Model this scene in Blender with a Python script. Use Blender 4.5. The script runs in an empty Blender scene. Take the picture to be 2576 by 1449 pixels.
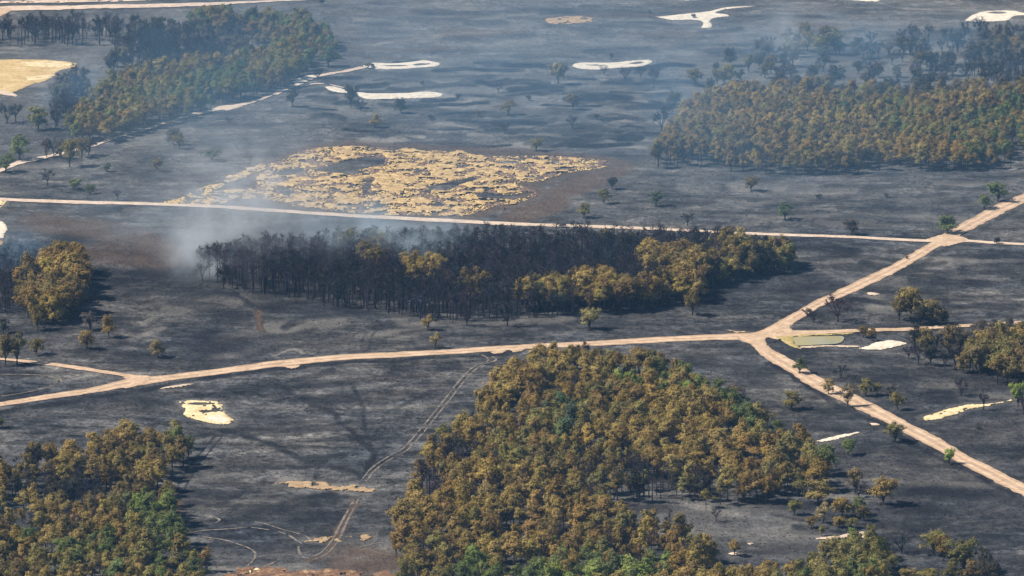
import bpy, math, random, re
import numpy as np

# ------------------------------------------------------------------ camera, light, exposure
S = bpy.context.scene
COL = S.collection
CAM_Z = 430.0
PITCH = math.radians(12.5)
FPX = 12958.0                       # focal length in units of a 2576 px wide picture
cam_d = bpy.data.cameras.new('camera')
cam_d.sensor_width = 36.0
cam_d.lens = FPX / 2576.0 * 36.0
cam_d.clip_start = 1.0
cam_d.clip_end = 60000.0
cam = bpy.data.objects.new('camera', cam_d)
cam.location = (0, 0, CAM_Z)
cam.rotation_euler = (math.pi / 2 - PITCH, 0, 0)
COL.objects.link(cam)
S.camera = cam

SUN_EL, SUN_AZ = 47.0, -94.0        # azimuth measured clockwise from +Y: sun on the left
world = bpy.data.worlds.new('World')
S.world = world
world.use_nodes = True
wn = world.node_tree
wn.nodes.clear()
sky = wn.nodes.new('ShaderNodeTexSky')
sky.sky_type = 'NISHITA'
sky.sun_disc = False
sky.sun_elevation = math.radians(SUN_EL)
sky.sun_rotation = math.radians(SUN_AZ)
sky.altitude = 300
sky.air_density = 1.0
sky.dust_density = 0.6
bg = wn.nodes.new('ShaderNodeBackground')
bg.inputs['Strength'].default_value = 0.06
wo = wn.nodes.new('ShaderNodeOutputWorld')
wn.links.new(sky.outputs[0], bg.inputs[0])
wn.links.new(bg.outputs[0], wo.inputs[0])

sd = bpy.data.lights.new('sun', 'SUN')
sd.energy = 4.9
sd.angle = math.radians(0.55)
sd.color = (1.0, 0.90, 0.76)
sun = bpy.data.objects.new('sun', sd)
_e, _a = math.radians(SUN_EL), math.radians(SUN_AZ)
from mathutils import Vector, Matrix
sdir = Vector((math.sin(_a) * math.cos(_e), math.cos(_a) * math.cos(_e), math.sin(_e)))
sun.rotation_euler = sdir.to_track_quat('Z', 'Y').to_euler()
sun.location = (0, 2000, 900)
COL.objects.link(sun)

S.view_settings.view_transform = 'Standard'
S.view_settings.look = 'None'
S.view_settings.exposure = 0.72
S.view_settings.gamma = 1.0
S.view_settings.use_curve_mapping = False
S.render.engine = 'CYCLES'
cy = S.cycles
cy.use_denoising = True
cy.max_bounces = 4
cy.diffuse_bounces = 2
cy.glossy_bounces = 2
cy.transmission_bounces = 4
cy.volume_bounces = 0
cy.transparent_max_bounces = 24
cy.volume_step_rate = 1.0
cy.volume_max_steps = 96

# ------------------------------------------------------------------ projection and noise helpers
rs = np.random.RandomState(11)
random.seed(5)
CP, SP = math.cos(PITCH), math.sin(PITCH)


def G(px, py, z=0.0):
    """picture point (2576 x 1449) -> point of the ground plane"""
    px = np.asarray(px, float); py = np.asarray(py, float)
    a = (px - 1288.0) / FPX
    v = (724.5 - py) / FPX
    dy = CP + v * SP
    dz = -SP + v * CP
    t = (z - CAM_Z) / dz
    return np.stack([a * t, dy * t], -1)


def IMG(x, y, z=0.0):
    dz = z - CAM_Z
    f = y * CP - dz * SP
    u = y * SP + dz * CP
    return 1288.0 + FPX * x / f, 724.5 - FPX * u / f, FPX / f


_lat = np.random.RandomState(3).rand(256, 256)


def vn(x, y):
    xi = np.floor(x).astype(int); yi = np.floor(y).astype(int)
    fx = x - xi; fy = y - yi
    fx = fx * fx * (3 - 2 * fx); fy = fy * fy * (3 - 2 * fy)
    a = _lat[xi & 255, yi & 255]; b = _lat[(xi + 1) & 255, yi & 255]
    c = _lat[xi & 255, (yi + 1) & 255]; d = _lat[(xi + 1) & 255, (yi + 1) & 255]
    return (a * (1 - fx) + b * fx) * (1 - fy) + (c * (1 - fx) + d * fx) * fy


def fbm(x, y, s, o=4, seed=0.0):
    t = 0; amp = 1.0; tot = 0
    for k in range(o):
        t = t + amp * vn(x / s * 2 ** k + 17.3 * k + seed, y / s * 2 ** k + 9.1 * k + seed * 1.7)
        tot += amp; amp *= 0.5
    return t / tot * 2 - 1


def TH(x, y):
    """height of the heath"""
    x = np.asarray(x, float); y = np.asarray(y, float)
    return 0.9 * fbm(x, y, 95.0, 2, 4.0) + 0.35 * fbm(x, y, 34.0, 2, 8.0)


def polydist(x, y, pts):
    best = np.full(x.shape, 1e9)
    for (ax, ay), (bx, by) in zip(pts[:-1], pts[1:]):
        dx, dy = bx - ax, by - ay
        L = dx * dx + dy * dy + 1e-9
        t = np.clip(((x - ax) * dx + (y - ay) * dy) / L, 0, 1)
        best = np.minimum(best, np.hypot(x - ax - t * dx, y - ay - t * dy))
    return best


def inpoly(x, y, pts):
    """signed distance, positive inside"""
    ins = np.zeros(x.shape, bool)
    n = len(pts)
    for i in range(n):
        ax, ay = pts[i]; bx, by = pts[(i + 1) % n]
        if ay == by: continue
        c = ((ay > y) != (by > y)) & (x < (bx - ax) * (y - ay) / (by - ay) + ax)
        ins ^= c
    d = polydist(x, y, list(pts) + [pts[0]])
    return np.where(ins, d, -d)


def smooth(pts, n=6):
    """Catmull-Rom through picture points"""
    P = np.array(pts, float)
    if len(P) < 3: return P
    Q = np.vstack([2 * P[0] - P[1], P, 2 * P[-1] - P[-2]])
    out = []
    for i in range(1, len(Q) - 2):
        for k in range(n):
            t = k / n
            a, b, c, d = Q[i - 1], Q[i], Q[i + 1], Q[i + 2]
            out.append(0.5 * (2 * b + (c - a) * t + (2 * a - 5 * b + 4 * c - d) * t * t + (3 * b - a - 3 * c + d) * t ** 3))
    out.append(P[-1])
    return np.array(out)


# ------------------------------------------------------------------ materials
def mat(name):
    m = bpy.data.materials.new(name); m.use_nodes = True
    nt = m.node_tree; nt.nodes.clear()
    out = nt.nodes.new('ShaderNodeOutputMaterial')
    return m, nt, out


def N(nt, t, **kw):
    n = nt.nodes.new(t)
    for k, v in kw.items():
        if k == 'inp':
            for kk, vv in v.items(): n.inputs[kk].default_value = vv
        else: setattr(n, k, v)
    return n


def noise(nt, vec, scale, detail=4, rough=0.6, mapping=(1, 1, 1)):
    mp = N(nt, 'ShaderNodeMapping'); mp.inputs['Scale'].default_value = mapping
    nt.links.new(vec, mp.inputs['Vector'])
    n = N(nt, 'ShaderNodeTexNoise'); n.inputs['Scale'].default_value = scale
    n.inputs['Detail'].default_value = detail; n.inputs['Roughness'].default_value = rough
    nt.links.new(mp.outputs[0], n.inputs['Vector'])
    return n.outputs['Fac']


def ramp(nt, fac, stops):
    r = N(nt, 'ShaderNodeValToRGB'); e = r.color_ramp.elements
    while len(e) < len(stops): e.new(0.5)
    for el, (p, c) in zip(e, stops):
        el.position = p; el.color = (c[0], c[1], c[2], 1) if not isinstance(c, (int, float)) else (c, c, c, 1)
    nt.links.new(fac, r.inputs['Fac'])
    return r.outputs['Color']


def mix(nt, a, b, fac, mode='MIX'):
    m = N(nt, 'ShaderNodeMix', data_type='RGBA', blend_type=mode)
    for s, v in ((m.inputs[0], fac), (m.inputs[6], a), (m.inputs[7], b)):
        if hasattr(v, 'is_output'): nt.links.new(v, s)
        elif isinstance(v, (int, float)): s.default_value = v
        else: s.default_value = (v[0], v[1], v[2], 1)
    return m.outputs[2]


def mathn(nt, op, a, b):
    m = N(nt, 'ShaderNodeMath', operation=op)
    for s, v in ((m.inputs[0], a), (m.inputs[1], b)):
        if hasattr(v, 'is_output'): nt.links.new(v, s)
        else: s.default_value = v
    return m.outputs[0]


def ground_material():
    m, nt, out = mat('burnt_ground')
    geo = N(nt, 'ShaderNodeNewGeometry').outputs['Position']
    at = N(nt, 'ShaderNodeAttribute', attribute_name='soil')
    sep = N(nt, 'ShaderNodeSeparateColor'); nt.links.new(at.outputs['Color'], sep.inputs[0])
    big = noise(nt, geo, 0.016, 4, 0.6)
    row = noise(nt, geo, 0.10, 5, 0.62, (0.35, 1.0, 1.0))
    med = noise(nt, geo, 0.085, 5, 0.68)
    fin = noise(nt, geo, 0.55, 4, 0.75)
    col = ramp(nt, med, [(0.30, (0.030, 0.032, 0.037)), (0.50, (0.070, 0.071, 0.075)), (0.70, (0.125, 0.122, 0.120))])
    colb = ramp(nt, big, [(0.36, (0.56, 0.62, 0.72)), (0.64, (1.26, 1.22, 1.14))])
    col = mix(nt, col, colb, 1.0, 'MULTIPLY')
    col = mix(nt, col, ramp(nt, row, [(0.36, 0.42), (0.5, 1.0), (0.66, 1.62)]), 0.95, 'MULTIPLY')
    f2 = ramp(nt, fin, [(0.32, 0.50), (0.5, 1.0), (0.70, 1.55)])
    col = mix(nt, col, f2, 0.95, 'MULTIPLY')
    f3 = ramp(nt, noise(nt, geo, 0.24, 3, 0.7), [(0.36, 0.55), (0.5, 1.0), (0.64, 1.45)])
    col = mix(nt, col, f3, 0.9, 'MULTIPLY')
    col = mix(nt, col, (0.205, 0.195, 0.180), sep.outputs[0])           # pale ash and bare sand dust
    col = mix(nt, col, (0.017, 0.018, 0.022), sep.outputs[1])           # black char, also the painted shadow streaks of the upper heath
    col = mix(nt, col, (0.095, 0.068, 0.052), sep.outputs[2])           # brown unburnt peat
    spk = ramp(nt, noise(nt, geo, 1.7, 2, 0.5), [(0.70, 0.0), (0.78, 1.0)])
    spk2 = mathn(nt, 'MULTIPLY', spk, 0.5)
    col = mix(nt, col, (0.26, 0.22, 0.18), spk2)
    d = N(nt, 'ShaderNodeBsdfDiffuse'); nt.links.new(col, d.inputs['Color'])
    bp = N(nt, 'ShaderNodeBump', inp={'Strength': 1.0, 'Distance': 1.3})
    hh = mathn(nt, 'ADD', mathn(nt, 'MULTIPLY', med, 2.2), mathn(nt, 'MULTIPLY', fin, 0.55))
    nt.links.new(hh, bp.inputs['Height'])
    nt.links.new(bp.outputs[0], d.inputs['Normal'])
    nt.links.new(d.outputs[0], out.inputs['Surface'])
    return m


def sand_material(name, c0, c1, c2, scale=0.3, bump=0.25):
    m, nt, out = mat(name)
    geo = N(nt, 'ShaderNodeNewGeometry').outputs['Position']
    a = noise(nt, geo, scale, 5, 0.7)
    b = noise(nt, geo, scale * 5, 3, 0.7)
    col = ramp(nt, a, [(0.32, c0), (0.52, c1), (0.70, c2)])
    col = mix(nt, col, ramp(nt, b, [(0.3, 0.80), (0.7, 1.15)]), 1.0, 'MULTIPLY')
    fl = mathn(nt, 'MULTIPLY', ramp(nt, noise(nt, geo, 0.85, 3, 0.6), [(0.58, 0.0), (0.68, 1.0)]), 0.0 if 'road' in name else (0.25 if 'grass' in name else 0.55))
    col = mix(nt, col, [v * 0.34 for v in c0], fl)
    d = N(nt, 'ShaderNodeBsdfDiffuse'); nt.links.new(col, d.inputs['Color'])
    bp = N(nt, 'ShaderNodeBump', inp={'Strength': 0.8, 'Distance': bump}); nt.links.new(b, bp.inputs['Height'])
    nt.links.new(bp.outputs[0], d.inputs['Normal'])
    nt.links.new(d.outputs[0], out.inputs['Surface'])
    return m


def road_material(name, c0, c1, c2):
    m = sand_material(name, c0, c1, c2, 0.16, 0.12)
    nt = m.node_tree
    d = [n for n in nt.nodes if n.type == 'BSDF_DIFFUSE'][0]
    src = d.inputs['Color'].links[0].from_socket
    at = N(nt, 'ShaderNodeAttribute', attribute_name='across')
    geo = N(nt, 'ShaderNodeNewGeometry').outputs['Position']
    wb = mathn(nt, 'MULTIPLY', mathn(nt, 'SUBTRACT', noise(nt, geo, 0.09, 3, 0.6), 0.5), 0.5)
    ac = mathn(nt, 'ABSOLUTE', mathn(nt, 'ADD', at.outputs['Fac'], wb), 0.0)
    # paler wheel lines, a darker crown between them and grit towards the verges
    c = ramp(nt, ac, [(0.0, 0.80), (0.22, 0.86), (0.36, 1.10), (0.52, 1.06), (0.66, 0.88), (0.86, 0.84), (1.0, 0.62)])
    col = mix(nt, src, c, 1.0, 'MULTIPLY')
    nt.links.new(col, d.inputs['Color'])
    return m


def foliage_material(name='pine_needles', soft=True):
    m, nt, out = mat(name)
    at = N(nt, 'ShaderNodeAttribute', attribute_name='tint', attribute_type='INSTANCER')
    sh = N(nt, 'ShaderNodeAttribute', attribute_name='clump')
    f = ramp(nt, sh.outputs['Fac'], [(0.0, 0.76), (0.5, 1.0), (1.0, 1.28)])
    col = mix(nt, at.outputs['Color'], f, 1.0, 'MULTIPLY')
    d = N(nt, 'ShaderNodeBsdfDiffuse'); nt.links.new(col, d.inputs['Color'])
    if not soft:
        hsv = N(nt, 'ShaderNodeBrightContrast'); nt.links.new(at.outputs['Color'], hsv.inputs['Color']); nt.links.new(hsv.outputs[0], d.inputs['Color'])
        nt.links.new(d.outputs[0], out.inputs['Surface'])
        return m
    t = N(nt, 'ShaderNodeBsdfTranslucent'); nt.links.new(col, t.inputs['Color'])
    mx = N(nt, 'ShaderNodeMixShader'); mx.inputs[0].default_value = 0.30
    nt.links.new(d.outputs[0], mx.inputs[1]); nt.links.new(t.outputs[0], mx.inputs[2])
    nt.links.new(mx.outputs[0], out.inputs['Surface'])
    return m


def flat_material(name, c, rough_scale=6.0):
    m, nt, out = mat(name)
    geo = N(nt, 'ShaderNodeTexCoord').outputs['Object']
    col = ramp(nt, noise(nt, geo, rough_scale, 3, 0.6), [(0.3, [v * 0.6 for v in c]), (0.7, [v * 1.4 for v in c])])
    d = N(nt, 'ShaderNodeBsdfDiffuse'); nt.links.new(col, d.inputs['Color'])
    nt.links.new(d.outputs[0], out.inputs['Surface'])
    return m


M_GROUND = ground_material()
M_ROAD = road_material('road_sand', (0.38, 0.272, 0.185), (0.49, 0.358, 0.250), (0.59, 0.445, 0.325))
M_SANDPLAIN = sand_material('loose_sand', (0.37, 0.265, 0.18), (0.47, 0.345, 0.24), (0.57, 0.43, 0.31), 0.16, 0.12)
M_TRACK = sand_material('track_sand', (0.42, 0.33, 0.25), (0.54, 0.43, 0.34), (0.64, 0.53, 0.43), 0.2, 0.12)
M_WHITE = sand_material('white_sand', (0.48, 0.42, 0.33), (0.66, 0.59, 0.48), (0.76, 0.70, 0.58), 0.30, 0.2)
M_CREAM = sand_material('cream_sand', (0.50, 0.38, 0.20), (0.66, 0.54, 0.32), (0.76, 0.66, 0.44), 0.28, 0.3)
M_TAN = sand_material('tan_sand', (0.26, 0.18, 0.105), (0.36, 0.26, 0.16), (0.48, 0.36, 0.23), 0.35, 0.3)
M_FIELD = sand_material('field_sand', (0.40, 0.28, 0.12), (0.50, 0.37, 0.18), (0.60, 0.47, 0.28), 0.10, 0.2)
M_RUST = sand_material('rust_heath', (0.09, 0.055, 0.042), (0.20, 0.118, 0.075), (0.42, 0.30, 0.17), 0.35, 0.3)
M_ASHPATH = sand_material('ash_dust', (0.15, 0.145, 0.135), (0.20, 0.19, 0.175), (0.27, 0.25, 0.23), 0.35, 0.2)
M_GOLD = sand_material('golden_grass', (0.20, 0.145, 0.105), (0.50, 0.355, 0.17), (0.68, 0.515, 0.27), 0.42, 0.5)
M_TAN2 = sand_material('bleached_grass', (0.24, 0.19, 0.15), (0.40, 0.32, 0.23), (0.55, 0.45, 0.32), 0.22, 0.5)
M_RUT = sand_material('rut_sand', (0.07, 0.067, 0.064), (0.165, 0.148, 0.13), (0.32, 0.275, 0.23), 0.42, 0.1)
M_BANK = sand_material('bank_grass', (0.24, 0.21, 0.07), (0.38, 0.30, 0.13), (0.50, 0.38, 0.22), 0.35, 0.2)
M_NEEDLE = foliage_material()
M_BARK = flat_material('pine_bark', (0.050, 0.036, 0.028))
M_CHAR = foliage_material('charred_bark', False)
M_STUB = flat_material('burnt_heather', (0.024, 0.021, 0.023))
M_TUFT = flat_material('dry_tussock', (0.60, 0.43, 0.18), 2.0)
M_TUFTB = flat_material('brown_heather', (0.16, 0.115, 0.095), 2.0)


def water_material():
    m, nt, out = mat('pond_water')
    geo = N(nt, 'ShaderNodeNewGeometry').outputs['Position']
    col = ramp(nt, noise(nt, geo, 0.045, 2, 0.5), [(0.38, (0.28, 0.28, 0.19)), (0.62, (0.34, 0.28, 0.10))])
    p = N(nt, 'ShaderNodeBsdfPrincipled'); nt.links.new(col, p.inputs['Base Color'])
    p.inputs['Roughness'].default_value = 0.12; p.inputs['Specular IOR Level'].default_value = 0.35; p.inputs['IOR'].default_value = 1.33
    bp = N(nt, 'ShaderNodeBump', inp={'Strength': 0.15, 'Distance': 0.05})
    nt.links.new(noise(nt, geo, 1.5, 2, 0.5), bp.inputs['Height'])
    nt.links.new(bp.outputs[0], p.inputs['Normal'])
    nt.links.new(p.outputs[0], out.inputs['Surface'])
    return m


M_WATER = water_material()


# ------------------------------------------------------------------ mesh helpers
def mesh_np(name, V, F, material, smooth_shade=False, mats=None):
    V = np.asarray(V, np.float32); F = np.asarray(F, np.int32)
    me = bpy.data.meshes.new(name)
    me.vertices.add(len(V)); me.vertices.foreach_set('co', V.ravel())
    k = F.shape[1]
    me.loops.add(F.size); me.loops.foreach_set('vertex_index', F.ravel())
    me.polygons.add(len(F))
    me.polygons.foreach_set('loop_start', np.arange(0, F.size, k, dtype=np.int32))
    me.polygons.foreach_set('loop_total', np.full(len(F), k, np.int32))
    if smooth_shade: me.polygons.foreach_set('use_smooth', np.ones(len(F), bool))
    for mm in (mats or [material]): me.materials.append(mm)
    me.update(calc_edges=True)
    return me


def link(name, me, kind=None, label=None, cat=None, group=None, parent=None):
    o = bpy.data.objects.new(name, me); COL.objects.link(o)
    if kind: o['kind'] = kind
    if label: o['label'] = label
    if cat: o['category'] = cat
    if group: o['group'] = group
    if parent: o.parent = parent
    return o


# ------------------------------------------------------------------ ground with its ash, char and peat
def strokes():
    """(channel, [picture points], half width m, strength, roughness scale)"""
    L, D, B = 0, 1, 2
    R = []
    def a(ch, pts, w, s, rut=0): R.append((ch, smooth(pts, 5), w, s, rut))
    # two pale ruts of the long vehicle track and the churned loops at the bottom
    a(B, [(899, 1254), (867, 1310), (843, 1358), (811, 1393), (779, 1405)], 1.6, 0.5)
    a(L, [(900, 1378), (960, 1365)], 0.5, 0.5)
    a(D, [(540, 1280), (600, 1320), (650, 1345)], 0.5, 0.5, 1.0)
    # loop track at the left edge
    # broad dark brush tracks in the open heath
    a(D, [(708, 968), (787, 1011), (847, 1047), (907, 1107), (942, 1147), (907, 1202)], 1.5, 0.55)
    a(D, [(708, 968), (760, 950), (830, 935)], 2.0, 0.45)
    a(D, [(887, 975), (911, 1019), (919, 1079), (942, 1143)], 1.0, 0.5)
    a(D, [(560, 1075), (620, 1095), (676, 1115), (787, 1159), (847, 1174), (900, 1190)], 1.7, 0.5)
    a(D, [(860, 1140), (827, 1147), (799, 1174), (791, 1202)], 1.0, 0.5)
    a(D, [(1020, 1130), (960, 1160), (930, 1180)], 1.4, 0.4)
    a(D, [(548, 1095), (509, 1143), (469, 1198), (445, 1250), (440, 1300)], 0.45, 0.7, 1.3)
    a(D, [(1000, 1020), (960, 1050), (1010, 1100), (1030, 1140)], 0.8, 0.35)
    a(D, [(1090, 985), (1010, 1020), (1000, 1030)], 1.0, 0.35)
    for k in range(6):                                                    # plough lines under the long road
        a(D, [(120 + 45 * k, 1042 - 9 * k), (250 + 45 * k, 1015 - 9 * k), (330 + 40 * k, 998 - 8 * k)], 0.35, 0.4)
    a(D, [(480, 1182), (560, 1180), (640, 1176), (760, 1172)], 2.0, 0.35)
    a(D, [(430, 1228), (560, 1240), (640, 1225)], 2.4, 0.45)
    a(D, [(600, 1285), (680, 1278), (760, 1262), (830, 1250)], 4.5, 0.55)
    a(D, [(640, 1280), (760, 1295), (840, 1300)], 5.0, 0.5)
    a(D, [(750, 1262), (790, 1243)], 1.0, 0.6)
    a(B, [(420, 1230), (430, 1290), (450, 1340)], 4.0, 0.6)
    a(B, [(880, 1410), (960, 1420), (1010, 1440)], 8.0, 0.45)
    # heath between the long road and the charred grove
    a(D, [(245, 690), (330, 700), (430, 690), (480, 700)], 6.5, 0.6)
    a(D, [(260, 740), (380, 725), (500, 735)], 8.0, 0.5)
    a(D, [(440, 760), (520, 775), (610, 790), (560, 800)], 5.0, 0.5)
    a(D, [(590, 735), (640, 765), (652, 800), (655, 832)], 1.6, 0.6)
    a(B, [(648, 780), (655, 830)], 1.2, 0.8)
    a(D, [(270, 880), (330, 850), (420, 790), (500, 760)], 2.2, 0.35)
    a(D, [(300, 900), (400, 910), (470, 880)], 6.0, 0.4)
    a(D, [(660, 850), (740, 845), (820, 850), (880, 820)], 4.0, 0.35)
    a(D, [(920, 880), (925, 845), (960, 815)], 0.7, 0.45, 1.4)
    a(D, [(965, 880), (975, 850), (1000, 835)], 0.5, 0.4)
    a(L, [(470, 758), (540, 752), (610, 757)], 3.5, 0.33)
    a(L, [(570, 755), (600, 757)], 1.5, 0.5)
    a(L, [(660, 825), (740, 822), (850, 812)], 4.0, 0.40)
    a(L, [(245, 742), (300, 738), (320, 742)], 4.0, 0.28)
    a(L, [(250, 680), (310, 676)], 3.0, 0.25)
    a(L, [(290, 672), (302, 672)], 1.2, 0.9)
    a(L, [(545, 705), (590, 725), (640, 745), (690, 752)], 1.2, 0.4, 1.2)
    a(L, [(620, 745), (650, 752), (672, 760)], 0.7, 0.8)
    a(L, [(715, 745), (722, 750)], 1.5, 0.9)
    a(L, [(700, 760), (760, 755), (800, 765)], 0.8, 0.5)
    a(L, [(360, 818), (375, 808), (395, 802)], 0.5, 0.8, 0.8)
    a(L, [(710, 890), (740, 878), (765, 893)], 0.9, 0.8)
    a(L, [(690, 897), (735, 882), (790, 893)], 0.8, 0.65)
    a(L, [(680, 892), (700, 903)], 0.8, 0.5)
    a(L, [(560, 852), (620, 842), (700, 850)], 4.0, 0.2)
    a(L, [(990, 800), (1020, 815), (1100, 812)], 2.0, 0.33)
    a(L, [(1140, 800), (1200, 808), (1330, 808), (1440, 800)], 2.6, 0.30)
    a(L, [(1260, 852), (1300, 858), (1330, 853)], 0.6, 0.6)
    a(L, [(1400, 812), (1450, 835), (1420, 845)], 1.0, 0.3)
    a(L, [(1690, 770), (1720, 785), (1740, 800)], 0.8, 0.35, 0.9)
    a(D, [(1000, 925), (1060, 930), (1140, 925)], 4.0, 0.5)
    a(L, [(1000, 918), (1045, 916), (1065, 915)], 0.7, 0.8)
    a(D, [(1700, 800), (1780, 770), (1900, 745), (1950, 720)], 5.0, 0.25)
    a(D, [(1900, 628), (2000, 622), (2150, 632)], 3.5, 0.55)
    a(D, [(2000, 660), (2080, 650), (2150, 640)], 2.5, 0.35)
    # dark and pale swathes of the upper heath
    rr = np.random.RandomState(21)
    for k in range(150):  # dark ones also paint shadow streaks into the soil colour
        cx = rr.uniform(780, 1720); cyy = rr.uniform(150, 372)
        ln = rr.uniform(35, 140); a(D if rr.rand() < 0.74 else L, [(cx - ln / 2, cyy + rr.uniform(-4, 4)), (cx, cyy + rr.uniform(-5, 5)), (cx + ln / 2, cyy + rr.uniform(-5, 5))], rr.uniform(1.0, 3.6), rr.uniform(0.30, 0.70))
    for k in range(60):
        cx = rr.uniform(800, 2500); cyy = rr.uniform(5, 150)
        ln = rr.uniform(60, 220); a(rr.choice([D, D, L, B]), [(cx - ln / 2, cyy + rr.uniform(-4, 4)), (cx, cyy), (cx + ln / 2, cyy + rr.uniform(-5, 5))], rr.uniform(2, 6), rr.uniform(0.15, 0.42))
    for k in range(45):
        cx = rr.uniform(1500, 2600); cyy = rr.uniform(445, 590)
        ln = rr.uniform(60, 220); a(rr.choice([D, L]), [(cx - ln / 2, cyy + rr.uniform(-3, 3)), (cx, cyy + 4), (cx + ln / 2, cyy)], rr.uniform(1.2, 4), rr.uniform(0.15, 0.40))
    for k in range(34):
        cx = rr.uniform(2200, 2600); cyy = rr.uniform(630, 790)
        ln = rr.uniform(60, 190); a(rr.choice([D, D, L]), [(cx - ln / 2, cyy + rr.uniform(-3, 3)), (cx, cyy + 4), (cx + ln / 2, cyy)], rr.uniform(1.2, 4), rr.uniform(0.25, 0.55))
    for k in range(40):
        cx = rr.uniform(230, 1350); cyy = rr.uniform(745, 900)
        ln = rr.uniform(60, 210); a(rr.choice([D, D, L]), [(cx - ln / 2, cyy + rr.uniform(4, 12)), (cx, cyy), (cx + ln / 2, cyy - rr.uniform(4, 14))], rr.uniform(0.9, 2.8), rr.uniform(0.2, 0.5))
    for k in range(46):
        cx = rr.uniform(450, 1180); cyy = rr.uniform(950, 1440)
        ln = rr.uniform(60, 230); a(rr.choice([D, D, L]), [(cx - ln / 2, cyy + rr.uniform(-4, 9)), (cx, cyy), (cx + ln / 2, cyy - rr.uniform(-4, 9))], rr.uniform(0.6, 2.6), rr.uniform(0.15, 0.42))
    for k in range(50):
        cx = rr.uniform(1950, 2600); cyy = rr.uniform(870, 1440)
        ln = rr.uniform(60, 230); a(rr.choice([D, D, L]), [(cx - ln / 2, cyy - rr.uniform(-4, 9)), (cx, cyy), (cx + ln / 2, cyy + rr.uniform(-4, 12))], rr.uniform(0.6, 3.0), rr.uniform(0.2, 0.5))
    for k in range(20):
        cx = rr.uniform(0, 700); cyy = rr.uniform(380, 640)
        ln = rr.uniform(60, 200); a(rr.choice([D, L]), [(cx - ln / 2, cyy), (cx, cyy + 3), (cx + ln / 2, cyy)], rr.uniform(1.2, 4), rr.uniform(0.15, 0.35))
    a(L, [(1560, 1275), (1700, 1290), (1850, 1300), (1980, 1340)], 14.0, 0.22)
    a(L, [(1720, 1265), (1800, 1280), (1880, 1290)], 2.0, 0.45)
    a(D, [(2330, 1330), (2450, 1310), (2600, 1300)], 8.0, 0.3)
    a(D, [(1940, 870), (1990, 900), (2050, 925), (2200, 930)], 9.0, 0.35)
    a(D, [(2180, 1010), (2300, 1060), (2450, 1120), (2600, 1200)], 12.0, 0.30)
    a(D, [(1900, 1030), (2050, 1070), (2200, 1180), (2350, 1240), (2560, 1330)], 12.0, 0.25)
    a(L, [(1240, 400), (1400, 452), (1330, 505)], 1.0, 0.0)
    a(B, [(1560, 420), (1500, 450), (1420, 480), (1380, 520), (1300, 545)], 7.0, 0.5)
    a(B, [(880, 365), (1100, 372), (1400, 388)], 4.0, 0.45)
    a(D, [(980, 372), (1200, 382), (1450, 392)], 1.6, 0.4)
    a(B, [(100, 560), (300, 590), (420, 650), (250, 640)], 9.0, 0.35)
    a(L, [(1800, 20), (1950, 10), (2100, 3)], 0.8, 0.5)
    a(L, [(2210, 5), (2217, 10), (2284, 23), (2484, 25)], 1.0, 0.55)
    a(L, [(940, 112), (980, 102), (1060, 92)], 1.5, 0.5)
    a(L, [(1080, 92), (1160, 84), (1250, 80)], 2.0, 0.6)
    a(L, [(1200, 72), (1260, 70)], 1.2, 0.6)
    a(L, [(1180, 120), (1200, 135), (1260, 130)], 5.0, 0.2)
    # unburnt strips, soot beside the roads
    a(D, [(0, 1040), (230, 1000), (430, 968), (700, 930), (1000, 908), (1300, 893)], 1.6, 0.55)
    a(D, [(0, 520), (400, 530), (858, 552), (1192, 570), (1492, 582)], 1.5, 0.25)
    a(D, [(2090, 790), (2160, 745), (2300, 665), (2420, 600), (2570, 525)], 1.4, 0.35)
    a(D, [(1940, 918), (2120, 1020), (2270, 1105), (2417, 1180), (2570, 1262)], 1.8, 0.6)
    for (nm, out, mm, lab, rg, hl) in SP_:            # trodden fringe round the sand patches
        if nm != 'sand_field': a(L, out + [out[0]], 1.3, 0.30)
    a(B, GOLD + [GOLD[0]], 4.5, 0.42)
    a(L, [(540, 700), (620, 722), (720, 738), (900, 762), (1020, 785)], 6.0, 0.22)
    a(L, [(560, 690), (700, 705), (860, 725)], 12.0, 0.22)
    return R


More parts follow.
